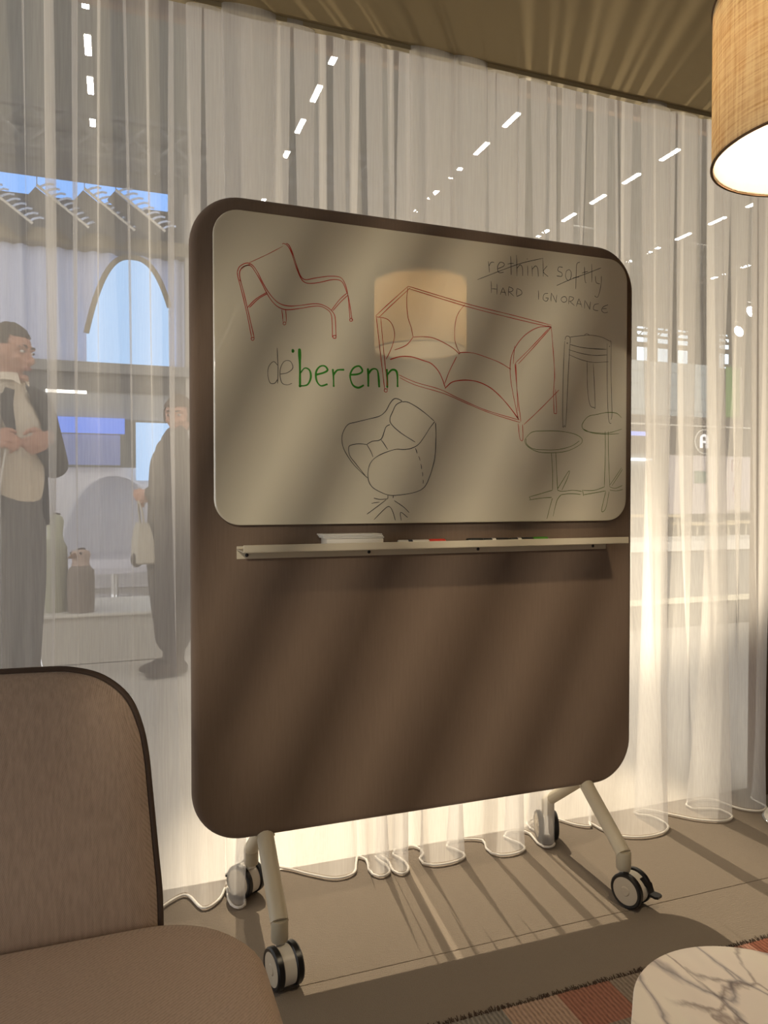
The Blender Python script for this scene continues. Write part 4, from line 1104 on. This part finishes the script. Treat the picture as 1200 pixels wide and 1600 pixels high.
for k in range(3):
    a = 2 * pi * k / 3 - .25; bm = bmesh.new(); tube(bm, [(-0.56 + .13 * cos(a), 4.32 + .13 * sin(a), .43), (-0.56 + .22 * cos(a), 4.32 + .22 * sin(a), 0)], .010, 10); obj('leg', bm, M['chrome'], tt)

# ------------------------------------------------------------------ the hall beyond
HC = 9.2
struct('hall_ceiling', bbox(-9, 24, 2.6, 26, HC, HC + .1), mat('hall_ceiling', (0.17, 0.175, 0.155), 0.9))
struct('wall_far_end', bbox(-9, 24, 26, 26.1, 0, HC), mat('hall_wall', (0.30, 0.30, 0.28), 0.9))
struct('wall_far_right', bbox(24, 24.1, 2.6, 26, 0, HC), bpy.data.materials['hall_wall'])
M['steel'] = mat('truss_steel', (0.10, 0.10, 0.095), 0.5, 0.4, 0.3)
M['tube_glow'] = emitter('hall_tube_glow', (1.0, 0.93, 0.80), 60)
M['grey_panel'] = mat('grey_panel', (0.10, 0.095, 0.09), 0.7)
M['khaki_beam'] = mat('khaki_beam', (0.22, 0.18, 0.12), 0.7)
M['blue_glow'] = emitter('blue_lightbox', (0.20, 0.46, 1.0), 1.5)
M['ice_glow'] = emitter('ice_lightbox', (0.42, 0.66, 1.0), 1.3)
M['deep_blue_glow'] = emitter('deep_blue_lightbox', (0.16, 0.30, 0.95), 1.2)

# rows of ceiling tubes
proto = None
rows_ = [('leftmost row above the standing person', -0.31, 8.6, 8), ('row above the left half of the board', 2.84, 8.7, 8), ('row above the middle of the board', 5.95, 9.4, 8),
         ('row above the right end of the board', 9.16, 9.5, 7), ('row just below the pendant lamp', 12.3, 10.6, 6), ('row at the far right curtain edge', 15.4, 11.7, 5)]
for nm, x, y0, n in rows_:
    for k in range(n):
        y = y0 + 1.02 * k
        lab = '%s ceiling light tube in the %s' % (['nearest', 'second', 'third', 'fourth', 'fifth', 'sixth', 'seventh', 'eighth'][k], nm)
        if proto is None:
            proto = thing('ceiling_light', lab, 'light', (x, y, 7.05))
            bm = bbox(x - .05, x + .05, y - .24, y + .24, 7.065, 7.12, .01); obj('housing', bm, M['steel'], proto, smooth=False)
            bm = bbox(x - .04, x + .04, y - .225, y + .225, 7.045, 7.064, .006); obj('diffuser', bm, M['tube_glow'], proto, smooth=False)
            bm = bmesh.new()
            for dy in (-.2, .2): tube(bm, [(x, y + dy, 7.12), (x, y + dy, HC)], .006, 6)
            obj('hanger', bm, M['steel'], proto); o = proto
        else:
            o = copy_tree(proto); o.location = (x, y, 7.05)
        o['label'] = lab; o['group'] = 'ceiling light tubes, ' + nm


def truss(p0, p1, h, label, name='lighting_truss', nb=None, rc=.035, rb=.018):
    p0, p1 = Vector(p0), Vector(p1); d = p1 - p0; L = d.length; d.normalize(); sd = d.cross(UP).normalized() * h * .5
    t = thing(name, label, 'truss', p0)
    for o_ in (sd + UP * h * .5, -sd + UP * h * .5, sd - UP * h * .5, -sd - UP * h * .5):
        bm = bmesh.new(); tube(bm, [p0 + o_, p1 + o_], rc, 8); obj('chord', bm, M['steel'], t)
    n = nb or max(2, int(L / h)); bm = bmesh.new()
    for k in range(n):
        a, b = p0 + d * L * k / n, p0 + d * L * (k + 1) / n
        for s in (sd, -sd):
            z = UP * h * .5 * (1 if k % 2 else -1); tube(bm, [a + s + z, b + s - z], rb, 6)
            tube(bm, [a + s - z, b + s + z], rb * .8, 6)
    br = obj('bracing', bm, M['steel'], t); br['kind'] = 'stuff'
    bm = bmesh.new()
    for f in (.04, .5, .96):
        tube(bm, [p0 + d * L * f + UP * h * .5, Vector((*(p0 + d * L * f).xy, HC))], .012, 6)
    obj('hanger', bm, M['steel'], t)
    return t


truss((-4, 8.25, 4.72), (4.0, 8.25, 4.72), .40, 'box truss with crossed braces above the blue light band at the left', rc=.05, rb=.028)
truss((3.0, 13.0, 6.2), (15.0, 13.0, 6.2), .60, 'box truss crossing the hall above the top of the board')
truss((5.0, 17.0, 6.6), (22, 17.0, 6.6), .70, 'far box truss seen right of the board below the light rows')
truss((9.5, 15.0, 5.4), (21, 15.0, 5.4), .55, 'low box truss just above the window panes at the right')
truss((10.6, 9.0, 7.65), (10.6, 22.0, 7.65), .5, 'box truss running away from the viewer right of the board')
truss((14.2, 11.0, 7.65), (14.2, 24.0, 7.65), .5, 'box truss running away from the viewer at the right curtain edge')
# ---- opposite stand at the left (Y = 9)
sd_ = thing('exhibition_stand', 'large stand at the left with blue light band, pale draped wall and grey beams', 'stand', (-1.2, 9.2, 0))
YS = 9.0


def part(name, x0, x1, y0, y1, z0, z1, m, parent=sd_, bev=.004):
    return obj(name, bbox(x0, x1, y0, y1, z0, z1, bev), m, parent, smooth=False)


part('light_band', -4.0, 0.59, YS - .04, YS, 4.385, 4.575, M['blue_glow'])
part('upper_wall', -4.0, 1.3, YS + .55, YS + .6, 3.85, 5.35, M['grey_panel'])
part('fascia_beam', -4.0, 1.3, YS - .06, YS + .5, 3.865, 4.02, M['khaki_beam'])
part('corner_post', 0.78, 0.95, YS - .05, YS + .4, 0.0, 4.6, mat('stand_post', (0.36, 0.33, 0.29), 0.7))
part('cross_beam', -4.0, 1.3, YS - .09, YS + .4, 2.46, 2.575, mat('grey_beam', (0.21, 0.205, 0.195), 0.6))
part('dark_valance', -4.0, 1.3, YS - .02, YS + .02, 2.26, 2.455, M['grey_panel'])
part('strip_light', -0.72, -0.30, YS - .12, YS - .06, 2.215, 2.245, emitter('warm_strip', (1, .93, .80), 3.0))
part('shelf_wall', -4.0, 1.3, YS + .02, YS + .06, 1.95, 2.25, mat('mid_grey', (0.27, 0.275, 0.28), 0.6))
part('blue_lightbox', -0.72, 0.10, YS - .06, YS, 1.78, 1.955, M['deep_blue_glow'])
part('blue_lightbox', -0.72, 0.05, YS - .03, YS, 1.42, 1.765, mat('blue_panel', (0.26, 0.32, 0.62), 0.5))
part('window_panel', 0.22, 0.62, YS - .03, YS, 1.25, 1.92, M['ice_glow'])
part('counter_front', -4.0, 1.4, YS + .10, YS + .5, 0.0, 1.40, mat('pale_lilac_panel', (0.72, 0.70, 0.72), 0.5))
# draped wall as a folded cloth
bm = bmesh.new(); n = 200
loft(bm, [[(-4.0 + 5.2 * i / n, YS + .10 + .035 * sin(i * .9) + .02 * sin(i * .37), z) for i in range(n + 1)] for z in (2.56, 3.86)], cap=False, closed=False)
obj('drape', bm, mat('pale_blue_drape', (0.58, 0.62, 0.78), 0.8), sd_)
# bright arch opening, folded light cloth behind
bm = bmesh.new(); n = 60; x0, x1 = -0.30, 0.60
top = lambda u: 2.575 + 1.22 * (1 - abs((u - .55) / .62) ** 2.6) if True else 0
loft(bm, [[(x0 + (x1 - x0) * i / n, YS - .03 + .018 * sin(i * 1.1), 2.575 + (max(top(i / n), 2.6) - 2.575) * f) for i in range(n + 1)] for f in (0, .33, .66, 1)], cap=False, closed=False)
obj('lit_arch', bm, M['ice_glow'], sd_)
bm = bmesh.new(); tube(bm, [(x0 + (x1 - x0) * i / n, YS - .06, max(top(i / n), 2.6)) for i in range(n + 1)], .03, 8); obj('arch_rim', bm, M['khaki_beam'], sd_)
# slanted ribbed wings between beam and light band
for k, (xa, w_) in enumerate(((-1.35, .20), (-0.78, .24), (-0.30, .24), (0.02, .18))):
    g = thing('ribbed_wing', 'slanted dark wing with pale curved ribs, %s from left under the blue band' % ['first', 'second', 'third', 'fourth'][k], 'decoration', (xa, YS - .12 - .08 * k, 4.02), 'ribbed wings over the stand')
    a = Vector((xa, YS - .12 - .08 * k, 4.42)); b = Vector((xa + .52, YS - .12 - .08 * k, 4.03)); dd = (b - a); nn = Vector((-dd.z, 0, dd.x)).normalized()
    bm = bmesh.new(); loft(bm, [[a - nn * w_ * .1, b - nn * w_ * .1, b - nn * w_, a - nn * w_ * .8], [q + Vector((0, .03, 0)) for q in (a - nn * w_ * .1, b - nn * w_ * .1, b - nn * w_, a - nn * w_ * .8)]]); obj('wing_board', bm, M['grey_panel'], g, smooth=False)
    for j in range(9):
        p = a + dd * (j + .5) / 9; bm = bmesh.new()
        tube(bm, [p + nn * .01, p + nn * .05 + dd * .02, p + nn * .10 + dd * .07, p + nn * .125 + dd * .13], .012, 6, flat=.6); obj('rib', bm, mat('pale_rib', (0.62, 0.72, 0.95), 0.4) if 'pale_rib' not in bpy.data.materials else bpy.data.materials['pale_rib'], g)
    bm = bmesh.new(); tube(bm, [a, Vector((a.x, a.y, HC))], .004, 6); obj('hanging_wire', bm, M['steel'], g)
    bm = bmesh.new(); tube(bm, [a, b], .016, 8); obj('edge_rail', bm, M['white_metal'], g)
# big white curved shell seats in front of the counter
for k, (x, y, r, hh) in enumerate(((-0.02, 8.2, .55, 1.28), (1.2, 8.3, .50, 1.15))):
    p_ = thing('shell_seat', 'large white domed shell seat, %s one, before the pale counter' % ('left' if k == 0 else 'right'), 'seat', (x, y, 0))
    bm = bmesh.new(); rings = []
    for i in range(13):
        ph = pi / 2 * i / 12; rings.append([(x + r * cos(ph) * sin(a), y + r * cos(ph) * cos(a) * .8, .35 + (hh - .35) * sin(ph)) for a in [radians(-115 + 230 * j / 28) for j in range(29)]])
    vs = [[bm.verts.new(p) for p in r_i] for r_i in rings]
    for a_, b_ in zip(vs[:-1], vs[1:]):
        for i in range(28):
            try: bm.faces.new((a_[i], a_[i + 1], b_[i + 1], b_[i]))
            except ValueError: pass
    bmesh.ops.solidify(bm, geom=bm.faces[:], thickness=.03); obj('dome', bm, mat('white_shell', (0.80, 0.80, 0.84), 0.5) if 'white_shell' not in bpy.data.materials else bpy.data.materials['white_shell'], p_)
    bm = bmesh.new(); lathe(bm, [(r * .9, .30), (r * .92, .36), (r * .85, .44), (.02, .46)], 32, Matrix.Translation((x, y, 0))); obj('cushion', bm, mat('lilac_cushion', (0.55, 0.54, 0.60), 0.8) if 'lilac_cushion' not in bpy.data.materials else bpy.data.materials['lilac_cushion'], p_)
    bm = bmesh.new(); lathe(bm, [(.30, 0), (.30, .02), (.04, .04), (.04, .30)], 28, Matrix.Translation((x, y, -.004))); obj('pedestal', bm, M['chrome'], p_)

# ---- right side: light panel, banner, dark stand with round sign
YR = 12.0
wpn = thing('wall_panel', 'large pale blue-grey wall panel right of the board, above the dark stand', 'panel', (10.7, YR + .3, 2.7))
obj('panel_face', bbox(9.6, 11.75, YR + .3, YR + .36, 2.72, 3.84), mat('pale_blue_panel', (0.50, 0.56, 0.57), 0.6), wpn, smooth=False)
for k in range(4): obj('panel_joint', bbox(9.6, 11.75, YR + .296, YR + .30, 2.85 + .26 * k, 2.855 + .26 * k), M['grey_panel'], wpn, smooth=False)
bn = thing('banner', 'bright green hanging banner with a white edge at the right', 'banner', (12.3, YR, 2.72))
obj('banner_cloth', bbox(12.05, 12.42, YR + .1, YR + .12, 2.74, 3.80), mat('green_banner', (0.17, 0.36, 0.10), 0.7), bn, smooth=False)
obj('banner_edge', bbox(12.42, 12.46, YR + .09, YR + .13, 2.74, 3.82), M['white_metal'], bn, smooth=False)
obj('top_rail', bbox(12.0, 12.48, YR + .08, YR + .14, 3.80, 3.85), M['steel'], bn, smooth=False)
ds = thing('sign_stand', 'dark stand with a round white sign and pale pink posters, right of the board', 'stand', (11, YR, 0))
obj('fascia', bbox(9.2, 13.2, YR, YR + .3, 1.93, 2.70, .005), mat('dark_fascia', (0.13, 0.115, 0.11), 0.6), ds, smooth=False)
obj('fascia_rail', bbox(9.2, 13.2, YR - .03, YR, 2.50, 2.53), M['white_metal'], ds, smooth=False)
sx, sz = 11.37, 2.20; glow = emitter('sign_white', (1, .97, .95), 1.3)
bm = bmesh.new(); tube(bm, [(sx + .245 * cos(2 * pi * k / 40), YR - .02, sz + .245 * sin(2 * pi * k / 40)) for k in range(41)], .016, 8); obj('sign_ring', bm, mat('sign_ring', (0.75, 0.72, 0.66), 0.5), ds)
bm = bmesh.new()      # letter A with a rounded top
for s in (-1, 1): box(bm, (sx - .01 + s * .075, YR - .025, sz - .03), (.05, .03, .20))
tube(bm, [(sx - .01 + .075 * cos(a), YR - .025, sz + .07 + .06 * sin(a)) for a in [pi * k / 12 for k in range(13)]], .026, 8)
box(bm, (sx - .01, YR - .025, sz - .005), (.15, .03, .045)); obj('sign_letter', bm, glow, ds, smooth=False)
obj('poster_wall', bbox(10.55, 13.2, YR + .05, YR + .1, .72, 1.93), mat('pale_pink_wall', (0.80, 0.72, 0.70), 0.6), ds, smooth=False)
obj('side_wall', bbox(9.2, 10.55, YR + .3, YR + .34, 0.0, 1.93), mat('grey_side', (0.24, 0.24, 0.235), 0.7), ds, smooth=False)
obj('low_wall', bbox(10.55, 13.2, YR + .06, YR + .1, 0, .72), M['grey_panel'], ds, smooth=False)
obj('wall_shelf', bbox(12.1, 13.2, YR - .15, YR + .05, .76, .80), M['white_metal'], ds, smooth=False)
pst = obj('poster', bbox(12.08, 12.62, YR + .03, YR + .05, .95, 1.90), mat('poster_paper', (0.84, 0.76, 0.76), 0.6), ds, smooth=False)
bm = bmesh.new()
pm = mat('poster_print', (0.50, 0.30, 0.34), 0.6)
for x0, x1, z0, z1 in ((12.14, 12.16, 1.62, 1.84), (12.34, 12.36, 1.62, 1.84), (12.14, 12.36, 1.82, 1.84), (12.14, 12.36, 1.60, 1.62), (12.19, 12.31, 1.70, 1.73), (12.15, 12.38, 1.44, 1.455), (12.19, 12.40, 1.38, 1.39), (12.18, 12.22, 1.18, 1.28), (12.14, 12.38, 1.10, 1.115), (12.14, 12.40, 1.05, 1.06)):
    box(bm, ((x0 + x1) / 2, YR + .028, (z0 + z1) / 2), (x1 - x0, .004, z1 - z0))
obj('poster_print', bm, pm, pst, smooth=False)
obj('poster', bbox(11.18, 11.50, YR + .03, YR + .05, 1.35, 1.60), mat('sage_poster', (0.26, 0.36, 0.30), 0.6), ds, smooth=False)
obj('side_light', bbox(9.75, 10.25, YR + .22, YR + .29, 1.80, 1.85), emitter('cool_strip', (.85, .95, 1.0), 3.0), ds, smooth=False)
obj('blue_text_light', bbox(9.35, 9.95, YR - .03, YR, 2.28, 2.36), emitter('blue_text', (.35, .45, 1.0), 1.2), ds, smooth=False)


def table(x, y, z, w, label, top):
    t = thing('cafe_table', label, 'table', (x, y, 0))
    bm = bmesh.new(); box(bm, (x, y, z), (w, .5, .035), None, .005); obj('table_top', bm, top, t, smooth=False)
    for sx_ in (-1, 1):
        for sy_ in (-1, 1):
            bm = bmesh.new(); tube(bm, [(x + sx_ * w * .36, y + sy_ * .18, z - .018), (x + sx_ * w * .43, y + sy_ * .21, -.004)], .016, 8); obj('leg', bm, M['cream_metal'], t)


wood = mat('pale_wood', (0.70, 0.58, 0.38), 0.5)
table(7.6, 9.0, .78, .75, 'pale wooden table beyond the curtain just right of the board edge', wood)
table(8.35, 8.8, .66, .8, 'low pale table behind the grey bench, beyond the right curtain', wood)
table(9.7, 9.2, .66, .8, 'rightmost pale table behind the grey bench', wood)
pot = thing('potted_plant', 'small green potted plant standing in front of the grey side wall', 'plant', (9.9, 11.7, 0))
bm = bmesh.new(); lathe(bm, [(.12, 0), (.16, .35), (.15, .36), (.02, .34)], 20, Matrix.Translation((9.9, 11.7, -.004))); obj('pot', bm, M['grey_panel'], pot)
bm = bmesh.new(); rq = random.Random(9)
for k in range(70):
    a = rq.uniform(0, 2 * pi); e_ = rq.uniform(.4, 1.4); L = rq.uniform(.18, .36); d = Vector((cos(a) * cos(e_), sin(a) * cos(e_), sin(e_))); p = Vector((9.9, 11.7, .36)); w_ = d.cross(UP).normalized() * .03
    v = [bm.verts.new(q) for q in (p, p + d * L * .5 + w_, p + d * L - UP * .04, p + d * L * .5 - w_)]; bm.faces.new(v)
f_ = obj('leaves', bm, mat('leaf_green', (0.10, 0.20, 0.05), 0.6), pot, smooth=False); f_['kind'] = 'stuff'
# long low bench / plinth outside the right curtain
bp_ = thing('display_bench', 'low dark grey bench with a cream strip on a pale base, outside the right curtain', 'bench', (4.4, 4.9, 0))
obj('bench_body', bbox(2.6, 5.6, 4.75, 5.35, .20, .62, .006), mat('bench_grey', (0.20, 0.195, 0.185), 0.7), bp_, smooth=False)
obj('cream_strip', bbox(2.6, 5.6, 4.735, 4.75, .20, .245), mat('cream_strip', (0.75, 0.68, 0.50), 0.5), bp_, smooth=False)
obj('recessed_base', bbox(2.65, 5.55, 4.79, 5.3, -.004, .20), M['grey_panel'], bp_, smooth=False)
obj('bench_top', bbox(2.58, 5.62, 4.73, 5.37, .62, .70, .006), mat('white_top', (0.74, 0.70, 0.62), 0.5), bp_, smooth=False)

# clerestory windows at the right end of the hall
wm = emitter('daylight_pane', (0.72, 0.88, 1.0), 2.2); q = 0
for xw in (14.5, 15.25, 16.0, 17.6):
    for zw in (5.05, 5.65):
        q += 1
        fr = obj('window_%d' % q, bbox(xw, xw + .42, 18.0, 18.06, zw, zw + .5), M['steel'], None, smooth=False); fr['kind'] = 'structure'
        obj('pane', bbox(xw + .03, xw + .39, 17.985, 18.0, zw + .03, zw + .47), wm, fr, smooth=False)
# two bright spotlights at the right
for k, (x, z) in enumerate(((12.60, 4.97), (12.27, 4.53))):
    s_ = thing('stage_spotlight', 'glaring white spotlight at the right curtain edge, %s of two' % ('upper' if k == 0 else 'lower'), 'light', (x, YR, z))
    A = Matrix.Translation((x, YR, z)) @ Matrix.Rotation(radians(75), 4, 'X')
    bm = bmesh.new(); lathe(bm, [(.06, -.25), (.09, -.22), (.11, -.05), (.13, .0)], 24, A); obj('can', bm, M['steel'], s_)
    bm = bmesh.new(); lathe(bm, [(.115, .0), (.10, .02), (.001, .03)], 24, A); obj('lens', bm, emitter('spot_lens', (1, .97, .92), 60) if 'spot_lens' not in bpy.data.materials else bpy.data.materials['spot_lens'], s_)
    bm = bmesh.new(); tube(bm, [(x - .14, YR, z), (x - .14, YR, z + .2), (x + .14, YR, z + .2), (x + .14, YR, z)], .012, 6); tube(bm, [(x, YR, z + .2), (x, YR, HC)], .012, 6); obj('yoke', bm, M['steel'], s_)

ul = thing('added_uplight', 'added black uplight hidden behind the board, striping the ceiling through the curtain', 'light', (UPLIGHT[0], UPLIGHT[1], 0))  # made-up fixture around the added ceiling stripe lamp
A = Matrix.Translation((UPLIGHT[0], UPLIGHT[1], 0))
bm = bmesh.new(); lathe(bm, [(.07, -.004), (.075, 0.01), (.02, .02), (.02, .08)], 20, A); obj('foot', bm, M['black_plastic'], ul)
bm = bmesh.new(); lathe(bm, [(.05, .08), (.06, .09), (.07, .24), (.066, .24), (.055, .12), (.001, .11)], 24, A, cap=False); obj('can', bm, M['black_plastic'], ul)

# ---- added drape strips, out of view, that break the added front spotlight into stripes
dr = thing('added_stripe_drape', 'added slanting strips behind the viewer, out of view, breaking the front light into stripes', 'drape', (-0.9, -1.1, 0))
dm = mat('blocker_cloth', (0.55, 0.48, 0.38), 0.9)
rd = random.Random(4)
for k in range(17):
    xt = -1.25 + 0.125 * k + rd.uniform(-.02, .02); w_ = rd.uniform(.045, .075); xb = xt - 0.80
    bm = bmesh.new(); rows = []
    for i in range(9):
        t = i / 8; xx = xt + (xb - xt) * t
        rows.append([Vector((xx + w_ * (j / 6 - .5), -1.1 + .025 * sin(j * 2.1), 2.28 - 1.75 * t)) for j in range(7)])
    shell(bm, rows, .004); obj('blocker_strip', bm, dm, dr)
bm = bmesh.new(); tube(bm, [(-1.5, -1.1, 2.285), (1.0, -1.1, 2.285)], .012, 10); obj('rail', bm, M['steel'], dr)
